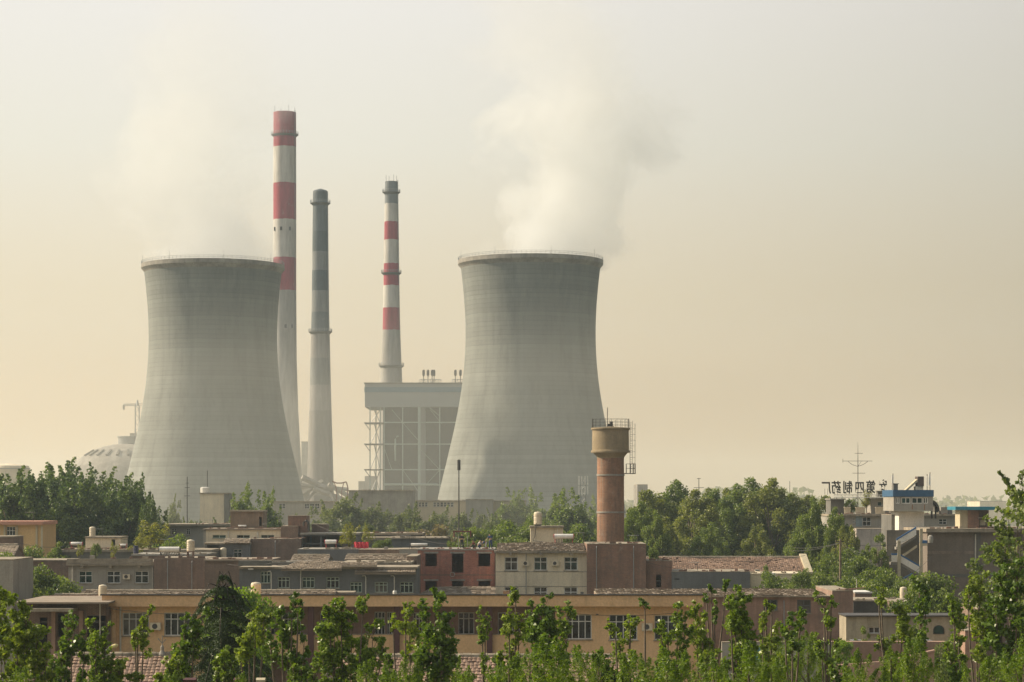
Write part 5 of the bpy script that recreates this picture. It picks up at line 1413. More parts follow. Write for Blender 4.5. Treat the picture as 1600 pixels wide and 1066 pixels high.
def white_house():
    D = 250.0
    ws = [(788.5,809,870.5,891.5),(834.5,855,870.5,891.5),(881.5,902.5,870.5,891.5),(788.5,809,917.5,938.5),(834.5,855,917.5,938.5),(881.5,902.5,917.5,938.5)]
    t = house('white_house', 'pale rendered house with three windows per storey and a rubble covered roof', 774.3, 917, 861, D, 9, m_white, wins=ws, oh=0.55, st=0.22, nv=1, hf=0.62, brackets=3, fw=0.085, sm=m_slab)
    for py in (893.5, 916.5): MB().box(X(774.3,D)+0.01,X(917,D)-0.01,D-0.03,D-0.003,Z(py+0.4,D),Z(py-0.4,D)).build('string_course', m_conc, t)
    MB().box(X(907,D),X(912,D),D-0.02,D-0.004,Z(930,D),Z(925,D)).build('wall_vent', m_conc_d, t)
    b = MB(); zt = Z(861,D); r = random.Random(17)
    tile_roof(b, X(776,D), X(915,D), D-0.5, zt+0.02, D+8.5, zt+0.72, 0.22, 0.28, 0.035, 0.10, 0.05, 22)
    b.add([(X(776,D),D-0.45,zt+0.01),(X(915,D),D-0.45,zt+0.01),(X(915,D),D+8.5,zt+0.67),(X(776,D),D+8.5,zt+0.67)],[(0,1,2,3)])
    b.build('loose_tiles', m_tile_g, t)
    h = house('stair_hut', 'pale stair hut on the white house roof under the cream tank', 829, 880, 822, 263, 4, m_white, oh=0.35, st=0.2, sm=m_slab, z0=Z(861,250)+0.6)
    MB().tube([(X(871,262),262.7,Z(824,262)),(X(871,262),262.7,Z(845,262))],0.05,6).build('drainpipe', m_pipe, h)
    MB().tube([(X(838,262),262.4,Z(818,262)),(X(836,262),262.4,Z(838,262)),(X(833,262),262.3,Z(845,262)),(X(850,262),261.5,Z(847,262))],0.045,6).build('hose', m_dark, h)
    water_tank(840.5, 819.5, 264, 13, 20, 'cream round water tank on the white house stair hut', ribs=3)
    tag(MB().box(X(835.5,264),X(845.5,264),263.6,264.5,Z(822,264)+0.004,Z(819.6,264)).build('tank_stand', m_dark), 'low stand under the cream tank of the white house', 'stand')
    solar_heater(866, 896, 834.5, 850, 258, 'large solar water heater with red frame on the white house', m_red)
    house('brick_gable_block', 'large blank brown brick wall joined to the white house', 917.3, 1009.5, 849.5, 249, 10, m_brick, oh=0.03, st=0.08)
    t = house('brick_annex', 'low brown brick annex with a small dark doorway', 1009.8, 1050, 876, 250, 7, m_brick, holes=[(1025,1033,898,918)], oh=0.02, st=0.06)
    MB().box(X(1015,250),X(1029,250),249.6,251.5,Z(893,250),Z(889.5,250)).build('stone_cap', m_slab, t) if False else None
white_house()

# ------------------------------------------------------------------ people on the brick house
def person(px, py_feet, D, joints, label, mats, hair=True, h=1.68, face=0):
    """joints: name -> (x,z) in metres above the feet, y depth optional; one skinned body, clothing as children"""
    x0, z0 = X(px,D), Z(py_feet,D)
    t = empty('person', (x0, D, z0), label, 'person', None)
    J = {k: Vector((v[0], v[2] if len(v) > 2 else 0.0, v[1])) for k, v in joints.items()}
    order = ['pelvis','belly','chest','neck','head','crown','shL','elL','haL','shR','elR','haR','hipL','knL','ftL','toL','hipR','knR','ftR','toR']
    rad = dict(pelvis=.13,belly=.125,chest=.145,neck=.055,head=.095,crown=.075,shL=.06,elL=.042,haL=.028,shR=.06,elR=.042,haR=.028,hipL=.088,knL=.06,ftL=.04,toL=.035,hipR=.088,knR=.06,ftR=.04,toR=.035)
    edges = [('pelvis','belly'),('belly','chest'),('chest','neck'),('neck','head'),('head','crown'),('chest','shL'),('shL','elL'),('elL','haL'),('chest','shR'),('shR','elR'),('elR','haR'),('pelvis','hipL'),('hipL','knL'),('knL','ftL'),('ftL','toL'),('pelvis','hipR'),('hipR','knR'),('knR','ftR'),('ftR','toR')]
    def skin(name, V_, E_, R_, m):
        me = bpy.data.meshes.new(name); me.from_pydata([tuple(v) for v in V_], E_, []); me.materials.append(m)
        o = bpy.data.objects.new(name, me); COL.objects.link(o); o.parent = t
        md = o.modifiers.new('skin', 'SKIN'); md.use_smooth_shade = True
        for i, r in enumerate(R_): me.skin_vertices[0].data[i].radius = (r, r)
        me.skin_vertices[0].data[0].use_root = True
        s_ = o.modifiers.new('sub', 'SUBSURF'); s_.levels = 1; s_.render_levels = 1
        return o
    V_ = [J[k] for k in order]; R_ = [rad[k] for k in order]; idx = {k:i for i,k in enumerate(order)}
    E_ = [(idx[a],idx[b_]) for a,b_ in edges]
    for s in 'LR':     # fingers and thumb
        hnd = J['ha'+s]; d = (hnd-J['el'+s]).normalized(); sd = d.cross(Vector((0,1,0))).normalized() if abs(d.y) < 0.9 else Vector((1,0,0))
        palm = hnd+d*0.07; V_.append(palm); R_.append(0.024); E_.append((idx['ha'+s], len(V_)-1)); pi_ = len(V_)-1
        for q in range(4):
            V_.append(palm+d*(0.045+0.008*(q in (1,2)))+sd*(q-1.5)*0.02); R_.append(0.009); E_.append((pi_, len(V_)-1))
            V_.append(palm+d*(0.075+0.01*(q in (1,2)))+sd*(q-1.5)*0.021+Vector((0,-0.012,0))); R_.append(0.008); E_.append((len(V_)-2, len(V_)-1))
        V_.append(hnd+d*0.045+sd*0.045); R_.append(0.01); E_.append((idx['ha'+s], len(V_)-1))
    skin('body', V_, E_, R_, m_skin)
    def sub(name, keys, es, grow, m):
        loc = {k:i for i,k in enumerate(keys)}
        skin(name, [J[k] for k in keys], [(loc[a],loc[b_]) for a,b_ in es], [rad[k]+grow for k in keys], m)
    sub('jacket', ['belly','chest','shL','elL','shR','elR'], [('belly','chest'),('chest','shL'),('shL','elL'),('chest','shR'),('shR','elR')], 0.03, mats[0])
    sub('trousers', ['pelvis','belly','hipL','knL','ftL','hipR','knR','ftR'], [('pelvis','belly'),('pelvis','hipL'),('hipL','knL'),('knL','ftL'),('pelvis','hipR'),('hipR','knR'),('knR','ftR')], 0.022, mats[1])
    hv = J['crown']-J['head']
    skin('hair', [J['head']+hv*0.25+Vector((0,0.03*face,0.02)), J['crown']+Vector((0,0,0.02))], [(0,1)], [0.098,0.085], m_hair)
    return t
stand = dict(pelvis=(0,.92),belly=(0,1.1),chest=(0.0,1.32),neck=(0,1.47),head=(.01,1.58),crown=(.01,1.66),shL=(-.19,1.38),elL=(-.26,1.12,-.02),haL=(-.22,.9,-.12),shR=(.19,1.38),elR=(.27,1.13,-.02),haR=(.24,.9,-.1),
    hipL=(-.09,.88),knL=(-.1,.48,-.02),ftL=(-.11,.08),toL=(-.13,.04,-.15),hipR=(.09,.88),knR=(.12,.48,-.03),ftR=(.14,.08),toR=(.16,.04,-.14))
person(721.5, 857.9, 253.2, stand, 'person in dark clothes standing under the hoist gantry on the brick house', (m_cloth1, m_cloth1), face=1)
st2 = dict(stand); st2.update(chest=(-.03,1.3),neck=(-.07,1.43),head=(-.11,1.52),crown=(-.13,1.61),elL=(-.33,1.2,-.1),haL=(-.45,1.02,-.15),elR=(.1,1.1,-.1),haR=(-.1,.98,-.15))
person(766.5, 857.9, 253.4, st2, 'person in blue clothes standing at the right end of the brick house roof', (m_cloth2, m_cloth2), face=1)
cr_ = dict(pelvis=(.18,.3),belly=(.13,.45),chest=(0.02,.66),neck=(-.06,.8),head=(-.12,.88),crown=(-.16,.96),shL=(-.02,.7,-.17),elL=(-.22,.5,-.2),haL=(-.38,.34,-.15),shR=(.02,.7,.17),elR=(-.18,.5,.2),haR=(-.34,.3,.14),
    hipL=(.14,.3,-.1),knL=(-.14,.46,-.13),ftL=(-.02,.07,-.12),toL=(-.16,.04,-.12),hipR=(.14,.3,.1),knR=(-.12,.44,.13),ftR=(.02,.07,.12),toR=(-.12,.04,.12))
person(740, 857.9, 253.0, cr_, 'person in a maroon top crouching in the middle of the brick house roof', (m_cloth4, m_cloth1))
cr2 = {k: ((-v[0],)+tuple(v[1:])) for k, v in cr_.items()}
person(749, 857.9, 253.6, cr2, 'person in a white top crouching beside the maroon one on the brick house', (m_cloth3, m_cloth2))
bd = dict(stand); bd.update(pelvis=(.1,.85),belly=(0,.98),chest=(-.2,1.02),neck=(-.34,.98),head=(-.43,.94),crown=(-.5,.9),shL=(-.22,.98,-.17),elL=(-.26,.7,-.2),haL=(-.3,.45,-.15),shR=(-.22,.98,.17),elR=(-.28,.7,.2),haR=(-.33,.45,.14),hipL=(.1,.82,-.09),hipR=(.1,.82,.09),knL=(.0,.45,-.1),knR=(.04,.45,.1),ftL=(.05,.07,-.1),ftR=(.1,.07,.1),toL=(-.09,.04,-.1),toR=(-.04,.04,.1))
person(758.5, 857.9, 253.5, {k:(v[0]*0.9,v[1]*0.78)+tuple(v[2:]) for k,v in bd.items()}, 'person in grey-blue clothes bending over on the brick house roof', (m_cloth2, m_cloth3))

# ------------------------------------------------------------------ ruined tile roof, sheds
t = gable_house('ruined_shed', 'long shed with a weathered red tile roof overgrown at the right', 1012, 1258, 272, 9, Z(871,276.5), Z(893,272), m_brick, m_tile, 0.26, 0.28, seed=31, missing=0.10, wave=0.08, oh=0.0)
D = 271; b = MB(); x = X(1259,D)
b.prismx([(D-0.8,Z(897,D)),(D-0.8,Z(893.5,D)),(276.5,Z(865.5,276.5)),(277.2,Z(865.5,276.5)),(277.2,Z(876,276.5)),(D+1,Z(900,D))], x, x+0.75)
o_ = b.build('gable_coping', m_cream, t)
house('grey_shed', 'grey rendered shed wall in front of the red tile roof', 1050.3, 1172, 893, 249, 8, m_bluegrey, oh=0.03, st=0.06, holes=[(1054,1062,904,906)])
house('white_gabled_shed', 'whitish low shed half hidden by climbers right of the grey shed', 1172.3, 1253, 896, 251, 7, m_white, oh=0.1, st=0.12, sm=m_white)
tag(MB().box(X(1192,248),X(1212,248),248,249.5,Z(900,248),Z(895.5,248)).build('white_plank', m_tankw), 'white board lying on the shed by the climbers', 'board')
def pole():
    D = 236; x = X(1313,D); t = empty('utility_pole', (x,D,0), 'wooden utility pole with drooping wires right of the red tile roof', 'utility pole')
    MB().tube([(x,D,0),(x,D,Z(842,D))],[0.16,0.11],10).build('post', m_wood, t)
    MB().box(x-0.4,x+0.4,D-0.05,D+0.05,Z(847,D),Z(845.5,D)).build('crossarm', m_dark, t)
    for i,(ex,ey,dd) in enumerate(((1345,868,10),(1340,873,10),(1350,865,12),(1335,876,9),(1240,856,22),(1235,861,20))):
        b = MB(); P0 = Vector((x,D,Z(845+i*0.7,D))); P1 = Vector((X(ex,D+dd),D+dd,Z(ey,D+dd)))
        b.tube([tuple(P0.lerp(P1,u)+Vector((0,0,-0.5*4*u*(1-u)*0.5))) for u in [j/10 for j in range(11)]], 0.022, 4)
        b.build('wire', m_pipe if i < 4 else m_dark, t)
pole()
mast(1338.5, 905, 215, 'thin pale pole beside the dark rounded trees', r=0.05, mat_=m_pipe, name='thin_pole', cat='pole')
house('low_white_slab_hut', 'low hut with a bright white slab roof behind the brick house corner', 1336, 1362, 925, 205, 4, m_brick_b, oh=0.1, st=0.12, sm=m_tankw)

# ------------------------------------------------------------------ right complex
def right_complex():
    D = 270.0
    t = house('workshop', 'large grey workshop with a thick roof slab and a single drainpipe', 1449, 1680, 826, D, 22, M_plaster('workshop_render',(0.19,0.155,0.125),var=0.25,streak=0.35,patch=0.35), oh=0.9, st=0.42, sm=m_slab)
    pipe_down(1524, 834, 905, D, t, 0.08)
    for py in (861, 897): MB().box(X(1449,D),X(1680,D),D-0.06,D-0.003,Z(py+5,D),Z(py,D)).build('floor_band', M_plaster('band_render',(0.24,0.19,0.15)) if py == 861 else m_conc_d, t)
    MB().box(X(1522,D),X(1532,D),D-0.12,D-0.004,0,Z(831.5,D)).build('pilaster', m_conc_d, t)
    MB().lathe(X(1454,D-1),D-1,[(0.28,Z(848,D)),(0.34,Z(843,D)),(0.3,Z(838,D)),(0.12,Z(836,D))],14).build('vent_cowl', m_greywall, t)
    # back building
    D = 322.0
    t = house('rear_building', 'long rear building with shabby blue and dark windows below the rooftop sign', 1296, 1512, 803.5, D, 10, m_greywall, wins=[(1348,1361,808,822),(1378,1392,808,822),(1467,1479.5,811,819.5),(1492.5,1502,811,819.5),(1332,1336,809,818)], oh=0.45, st=0.28, nv=1, hf=0.5)
    MB().box(X(1337,D),X(1347,D),D-0.02,D-0.004,Z(823,D),Z(806.5,D)).build('blue_panel', M_plaster('faded_blue',(0.26,0.33,0.36)), t)
    MB().box(X(1296,D)+0.02,X(1444,D),D-0.025,D-0.004,Z(826.5,D),Z(824.5,D)).build('ledge', m_conc_d, t)
    t = house('white_annex', 'pale wall below the rear building, partly behind airy trees', 1338, 1393, 826, 312, 6, m_pinkpale, oh=0.02, st=0.06)
    house('side_wall', 'stained dark concrete stair wall left of the pale tower shaft', 1393, 1405, 804, 288, 8, m_conc_d, oh=0.02, st=0.06)
    # rooftop huts
    h = house('rooftop_hut', 'grey rooftop hut with thin slab left of the blue banded cabin', 1361, 1394, 778, 325, 5, m_greywall, wins=[(1371,1378,784,791)], oh=0.6, st=0.18, nv=0, hf=0, sm=m_conc)
    h = house('rooftop_hut', 'small dark rooftop hut at the left end under the sign', 1298, 1319, 779, 325, 5, m_conc_d, oh=0.5, st=0.18, sm=m_conc)
    for i, (a, c) in enumerate(((1318,1328.5),(1336,1351),(1367,1382.5),(1388,1392))):
        tag(MB().box(X(a,324),X(c,324),323.4,323.7,Z(794,324),Z(792.4,324)).box(X(a,324)+0.05,X(c,324)-0.05,323.5,323.62,Z(803,324),Z(794.1,324)).build('parapet_panel', m_tankw if False else m_white),
            ['leftmost pale parapet panel under the sign frame','pale parapet panel below the antenna struts','pale parapet panel before the grey rooftop hut','shortest pale parapet panel beside the blue banded cabin'][i], 'parapet panel', 'parapet panels of the rear building')
    for px, lab in ((1332,'grey-green shrub on the rear building under the sign'),(1356,'yellow shrub left of the grey rooftop hut')):
        plant_tree('rooftop_shrub', P_gold[0] if px > 1340 else P_bush[0], X(px,324), 325, lab, None, s=0.42 if px > 1340 else 0.6, sz=0.55 if px > 1340 else 0.7, z=Z(803,322), cat='shrub')
    # sign
    t = empty('rooftop_sign', (X(1336,321),321.0,Z(778,321)), 'rooftop sign of dark letters seen from behind on a white truss', 'sign')
    D = 321.0; b = MB()
    for py in (773.4, 777.4): b.box(X(1303,D),X(1386,D),D+0.1,D+0.2,Z(py+0.5,D),Z(py-0.5,D))
    n_ = 14
    for i in range(n_+1):
        xx = X(1303,D)+(X(1386,D)-X(1303,D))*i/n_
        b.bar((xx,D+0.15,Z(777.4,D)),(xx,D+0.15,Z(773.4,D)),0.06)
    b.build('truss', m_tankw, t)
    b = MB()
    for (a,c,e,f) in ((1340,777,1325,792),(1342,777,1352,789),(1341,777,1341,792),(1308,777,1308,779),(1380,777,1380,779)): b.bar((X(a,D),D+0.15,Z(c,D)),(X(e,D),D+0.4,Z(f,D)),0.07)
    b.build('struts', m_dark, t)
    chars = [('厂',1291,763.5,1.0),('药',1306.5,763.3,1.0),('制',1324.5,763.0,1.0),('四',1343,763.2,1.0),('第',1360.5,762.5,1.0),('安',1379.7,759.3,0.85)]
    for ch, px, py, s in chars:
        cu = bpy.data.curves.new('letter', 'FONT'); cu.body = ch; cu.size = 1.85*s; cu.extrude = 0.09; cu.offset = 0.042
        cu.align_x = 'CENTER'; cu.align_y = 'CENTER'
        o = bpy.data.objects.new('letter', cu); COL.objects.link(o); o.parent = t
        o.rotation_euler = (R(90), 0, R(180)); L = t.location
        cu.materials.append(m_dark); bpy.context.view_layer.update()
        me = bpy.data.meshes.new_from_object(o.evaluated_get(bpy.context.evaluated_depsgraph_get()))
        bpy.data.objects.remove(o); me.name = 'letter'
        o = bpy.data.objects.new('letter', me); COL.objects.link(o); o.parent = t; o.rotation_euler = (R(90), 0, R(180)); o.scale = (0.74, 1.0, 1.0)
        o.location = (X(px,D)-L[0], -0.02, Z(py,D)-L[2])
        b = MB(); b.bar((X(px-2,D),D+0.15,Z(py,D)),(X(px-2,D),D+0.15,Z(773.4,D)),0.035); b.bar((X(px+2.5,D),D+0.15,Z(py,D)),(X(px+2.5,D),D+0.15,Z(773.4,D)),0.035); b.build('post', m_dark, t)
    tag(MB().box(X(1371,324),X(1384,324),323.5,325,Z(776.4,324),Z(768.5,324)).box(X(1369.5,324),X(1385,324),323.4,325.1,Z(768.4,324),Z(767,324)).build('cable_box', m_conc_d), 'dark box with a lid under the last letter of the sign', 'box')
    # antenna on the sign
    D = 321.3; x = X(1340.5,D); t = empty('tv_antenna', (x,D,Z(792,D)), 'tall thin antenna with crossarms and hanging arcs above the sign', 'antenna')
    b = MB(); b.tube([(x,D,Z(792,D)),(x,D,Z(720,D)),(x,D,Z(691,D))],[0.06,0.05,0.015],6); b.build('mast', m_dark, t)
    for (p0,p1,py) in ((1317,1363,720.5),(1335.5,1348,708.5),(1332,1352,739.5)): MB().bar((X(p0,D),D,Z(py,D)),(X(p1,D),D,Z(py,D)),0.04).build('crossarm', m_dark, t)
    b = MB(); b.tube([(X(1325,D),D,Z(721,D)),(X(1331,D),D,Z(726,D)),(x,D,Z(729,D)),(X(1349,D),D,Z(726,D)),(X(1356,D),D,Z(721,D))],0.03,5,False)
    b.tube([(X(1317,D),D,Z(717,D)),(X(1317,D),D,Z(723,D))],0.03,5); b.tube([(x,D,Z(729,D)),(X(1346,D),D,Z(720.5,D))],0.02,4); b.build('stay', m_dark, t)
    # cabin tower
    D = 285.0
    t = empty('cabin_tower', (X(1424,D),D,0), 'pale tower shaft carrying a glazed cabin with a dark blue band', 'tower')
    xa, xb = X(1404.5,D), X(1444,D); ca, cb = X(1393,D), X(1454,D)
    MB().box(xa,xb,D,D+6,0,Z(799.2,D)).build('shaft', m_brightw, t)
    for px in (1415,1427): MB().box(X(px,D)-0.13,X(px,D)+0.13,D-0.03,D+0.1,Z(833.5,D),Z(831.5,D)).build('vent', m_dark, t)
    ws = [hx(r_,D) for r_ in ((1396,1402,777.5,787),(1405,1419,777.5,787),(1421,1438,777.5,787),(1439,1446,777.5,787))]
    zc0, zc1 = Z(798.5,D), Z(776.2,D); y0 = D-1.6
    b = MB(); wall_holes(b, ca, cb, zc0, zc1, y0, ws)
    b.add([(ca,y0,zc0),(ca,y0+8,zc0),(ca,y0+8,zc1),(ca,y0,zc1)],[(0,3,2,1)]); b.add([(cb,y0,zc0),(cb,y0+8,zc0),(cb,y0+8,zc1),(cb,y0,zc1)],[(0,1,2,3)])
    b.add([(ca,y0+8,zc0),(cb,y0+8,zc0),(cb,y0+8,zc1),(ca,y0+8,zc1)],[(0,3,2,1)]); b.add([(ca,y0,zc0),(cb,y0,zc0),(cb,y0+8,zc0),(ca,y0+8,zc0)],[(0,3,2,1)])
    cabin = b.build('cabin', m_greywall, t)
    for w in ws: window(t, w, y0, 1, 0, m_tankw, m_glass_g, False, 0.09, 0.06)
    MB().box(ca-0.1,cb+0.08,y0-0.15,y0+8.1,zc1+0.003,Z(765.8,D)).build('blue_band', M_simple('navy_fascia',(0.03,0.10,0.20)), t)
    for (px,y_) in ((1422,796),(1441,797)): MB().box(X(px,D)-0.05,X(px,D)+0.05,y0-0.012,y0-0.003,Z(y_,D),Z(788.5,D)).build('rust_stain', M_simple('rust',(0.22,0.09,0.03)), cabin)
    zr = Z(765.8,D)
    tag(MB().box(X(1396,D),X(1403,D),D,D+1.2,zr,Z(756.6,D)).box(X(1395.5,D),X(1404.5,D),D-0.1,D+1.3,Z(756.5,D),Z(755.4,D)).build('roof_pillar', m_conc_d), 'short dark capped pillar on the left of the blue banded cabin', 'pillar')
    t = empty('stair_ramp_head', (X(1435,D),D+2,zr), 'sloping pale ramp leading to a dark brown box on the cabin roof', 'stair head')
    MB().prism([(X(1417,D),zr),(X(1421,D),zr),(X(1437,D),Z(752,D)),(X(1437,D),Z(747.5,D))], D+1, D+2.6).build('ramp', m_cream, t)
    MB().prism([(X(1424,D),Z(764,D)),(X(1436,D),Z(764,D)),(X(1436,D),Z(753,D))], D+1.2, D+2.4).build('web', m_conc_d, t) if False else None
    MB().box(X(1436,D),X(1445.5,D),D+0.8,D+2.8,Z(760,D),Z(744.5,D)).build('box', M_plaster('box_brown',(0.10,0.07,0.06)), t)
    MB().box(X(1433,D),X(1445,D),D+1.0,D+2.6,zr,Z(760.1,D)).build('base', m_white, t)
    for (px, y0_, y1_, w_, lab) in ((1395.5,743,757,2.4,'white panel antenna at the left of the cabin roof'),(1453.5,741,758,2.4,'white panel antenna pole right of the dark box'),(1449,744,760,1.2,'slim white antenna between the dark box and the outer pole')):
        tt = empty('panel_antenna', (X(px,D),D+0.5,zr), lab, 'antenna', 'panel antennas on the cabin roof')
        MB().tube([(X(px+1,D),D+0.6,zr),(X(px+1,D),D+0.6,Z(y0_-3,D))],0.04,6).build('pole', m_dark, tt)
        MB().box(X(px-w_/2,D),X(px+w_/2,D),D+0.3,D+0.5,Z(y1_,D),Z(y0_,D)).build('panel', m_tankw, tt)
    # curved canopy right of the cabin
    D = 290; pts = []
    for i in range(11):
        a = R(90)*i/10; pts.append((X(1454+13*sin(a),D), Z(798-17*cos(a)*0.98,D)))
    inner = [(x-0.22,z-0.22) for x, z in pts]
    b = MB(); b.prism(pts+inner[::-1], D-0.5, D+4)
    for px in (1456,1462): b.box(X(px,D)-0.1,X(px,D)+0.1,D,D+0.2,Z(803,D)-0.6,Z(786,D))
    tag(b.build('curved_canopy', m_conc_d), 'dark quarter round canopy right of the cabin', 'canopy')
    t = empty('roof_clutter', (X(1476,323),323,Z(803.5,322)), 'grey and teal roof boxes between the curved canopy and the blue kiosk', 'roof boxes')
    zz = Z(803.4,322)
    for (a,c,py,m_) in ((1469,1480,792.5,m_conc),(1481,1487,795,m_bluegrey),(1462,1466,796,m_white)): MB().box(X(a,323),X(c,323),322.5,324,zz,Z(py,323)).build('box', m_, t)
    # kiosk
    D = 273.0
    z0 = Z(825.9,270)
    t = empty('blue_roofed_kiosk', (X(1521,D),D,z0), 'brick rooftop kiosk with a flat cyan roof on the workshop', 'kiosk')
    MB().box(X(1490,D),X(1551.5,D),D-1.2,D+4,Z(797,D),Z(791.8,D)).build('roof', m_bluerf, t)
    zt_ = Z(797,D)-0.004
    MB().box(X(1500,D),X(1512,D),D,D+3,z0,zt_).build('rendered_wall', m_yellow if False else m_cream, t)
    MB().box(X(1512,D)+0.004,X(1529,D),D-0.3,D+3,z0,zt_).build('brick_wall', m_brick, t)
    MB().box(X(1529,D)+0.004,X(1546,D),D+0.4,D+3,z0,zt_).build('recess_wall', m_brick_b, t)
    MB().box(X(1528,D),X(1547,D),D-0.6,D+0.38,Z(810,D),Z(808.3,D)).build('counter', m_slab, t)
    MB().box(X(1531,D),X(1540,D),D+0.1,D+0.38,Z(821,D),Z(812,D)).build('door', m_cream, t)
    # stair with blue rails
    D = 262.0
    t = empty('outdoor_stair', (X(1425,D),D,0), 'zigzag outdoor staircase with blue capped parapets beside the workshop', 'staircase')
    def flight(p0,q0,p1,q1, yy, nm='flight'):
        x0,z0_,x1,z1_ = X(p0,D),Z(q0,D),X(p1,D),Z(q1,D)
        MB().prism([(x0,z0_-0.75),(x1,z1_-0.75),(x1,z1_),(x0,z0_)], yy, yy+0.14).build('parapet', m_brightw, t)
        MB().prism([(x0,z0_+0.003),(x1,z1_+0.003),(x1,z1_+0.2),(x0,z0_+0.2)], yy-0.03, yy+0.17).build('blue_cap', m_blue, t)
        b = MB(); n_ = 12
        for i in range(n_):
            xa_ = x0+(x1-x0)*i/n_; xb_ = x0+(x1-x0)*(i+1)/n_; zz_ = z0_-0.8+(z1_-z0_)*(i+0.5)/n_; b.box(xa_,xb_,yy+0.15,yy+1.4,zz_-0.3,zz_)
        b.build('steps', m_conc, t)
    flight(1405,845,1436,826, D+1.8); flight(1406,868,1437,886, D); flight(1393,867.5,1405.9,867.5, D)
    MB().prism([(X(1414,D),Z(872,D)),(X(1437,D),Z(856,D)),(X(1437,D),Z(852,D)),(X(1414,D),Z(868,D))], D+1.7, D+1.78).build('rail', m_cream, t)
    flight(1406,912,1432,898, D+1.8); 
    for px in (1404.5, 1439): MB().box(X(px,D)-0.17,X(px,D)+0.17,D-0.25,D-0.02,0,Z(826 if px > 1420 else 845,D)).build('post', m_cream, t)
    MB().box(X(1393,D),X(1449,D),D+3.4,D+3.6,0,Z(829,D)).build('back_wall', M_plaster('stair_back',(0.19,0.165,0.13)), t)
    MB().box(X(1441,D),X(1448,D),D-0.3,D+2,Z(853,D),Z(849,D)).build('landing_wall', m_cream, t); MB().box(X(1440.5,D),X(1448,D),D-0.33,D+2,Z(848.9,D),Z(844.5,D)).build('landing_cap', m_blue, t)
    water_tank(1411.5, 935, 200, 11, 18, 'cream square shouldered tank at the foot of the blue-railed stair', ribs=1)
    tag(MB().box(X(1400,200),X(1425,200),199.2,201,0,Z(935.2,200)).build('tank_plinth', m_brick_b), 'brick plinth under the tank at the foot of the stair', 'plinth')
right_complex()

# ------------------------------------------------------------------ cream building bottom right
def cream_building():
    D = 172.0
    t = house('cream_building', 'cream single storey building with a dark roof edge and an arched window', 1322, 1510, 961.5, D, 3.5, M_plaster('dull_cream',(0.40,0.35,0.25)), wins=[(1357.5,1375,980,990)], oh=0.25, st=0.10, sm=m_dark, nv=1, hf=0)
    x0, x1 = X(1458,D), X(1475.5,D); zb = Z(991,D); zt = Z(977,D); pts = [(x0,zb),(x1,zb)]+[((x0+x1)/2+(x1-x0)/2*cos(R(a)), zt-0.35+0.35*sin(R(a))) for a in range(0,181,20)]
    f = MB().prism(pts, D-0.05, D-0.003).build('arched_window', m_dark, t)
    xm = (x0+x1)/2; MB().prism([(xm+(p-xm)*0.86, zb+0.05+(q-zb)*0.86) for p, q in pts], D-0.07, D-0.052).build('pane', m_glass_g, f)
    house('garden_wall', 'tall pinkish wall right of the arched window', 1508, 1532, 985, 168, 8, m_pinkwall, oh=0.05, st=0.08)
    house('dark_gateway', 'shadowed brown building behind the thick poplar on the right', 1532.5, 1660, 950, 178, 8, m_brick_b, oh=0.1, st=0.15, holes=[(1545,1565,975,1010)])
    tag(MB().prism([(X(1290,150),0),(X(1460,150),0),(X(1460,150),Z(1018,150)),(X(1400,150),Z(1032,150)),(X(1300,150),Z(1040,150)),(X(1290,150),Z(1041,150))],150,150.4).prism([(X(1395,150.2),Z(1033.5,150)),(X(1460,150.2),Z(1018,150)),(X(1460,150.2),Z(1015.5,150)),(X(1395,150.2),Z(1030.5,150))],149.9,150.5).build('boundary_wall', m_pinkwall), 'low pinkish boundary wall with sloping coping before the cream building', 'wall')
    tag(MB().box(X(1300,160),X(1500,160),160,161,0,Z(1003,160)).build('boundary_wall', m_pinkwall), 'long pinkish boundary wall straight below the cream building', 'wall')
    # drums on that wall
    for px, w, lab in ((1333,16,'dark slate cistern lid on the wall under the small window'),(1446,11,'grey cistern lid on the wall under the arched window')):
        tag(MB().box(X(px,162),X(px+w,162),162,163.5,Z(1010,162),Z(1002,162)).box(X(px-0.5,162),X(px+w+0.5,162),161.9,163.6,Z(1002,162)+0.003,Z(1001,162)).build('cistern', m_bluegrey), lab, 'cistern')
    # raised yard
    g = MB(); g.prism([(X(1290,120),0),(X(1700,120),0),(X(1700,120),1.9),(X(1290,120),1.9)], 118, 149.5)
    tag(g.build('concrete_yard', m_conc), kind='structure')
cream_building()

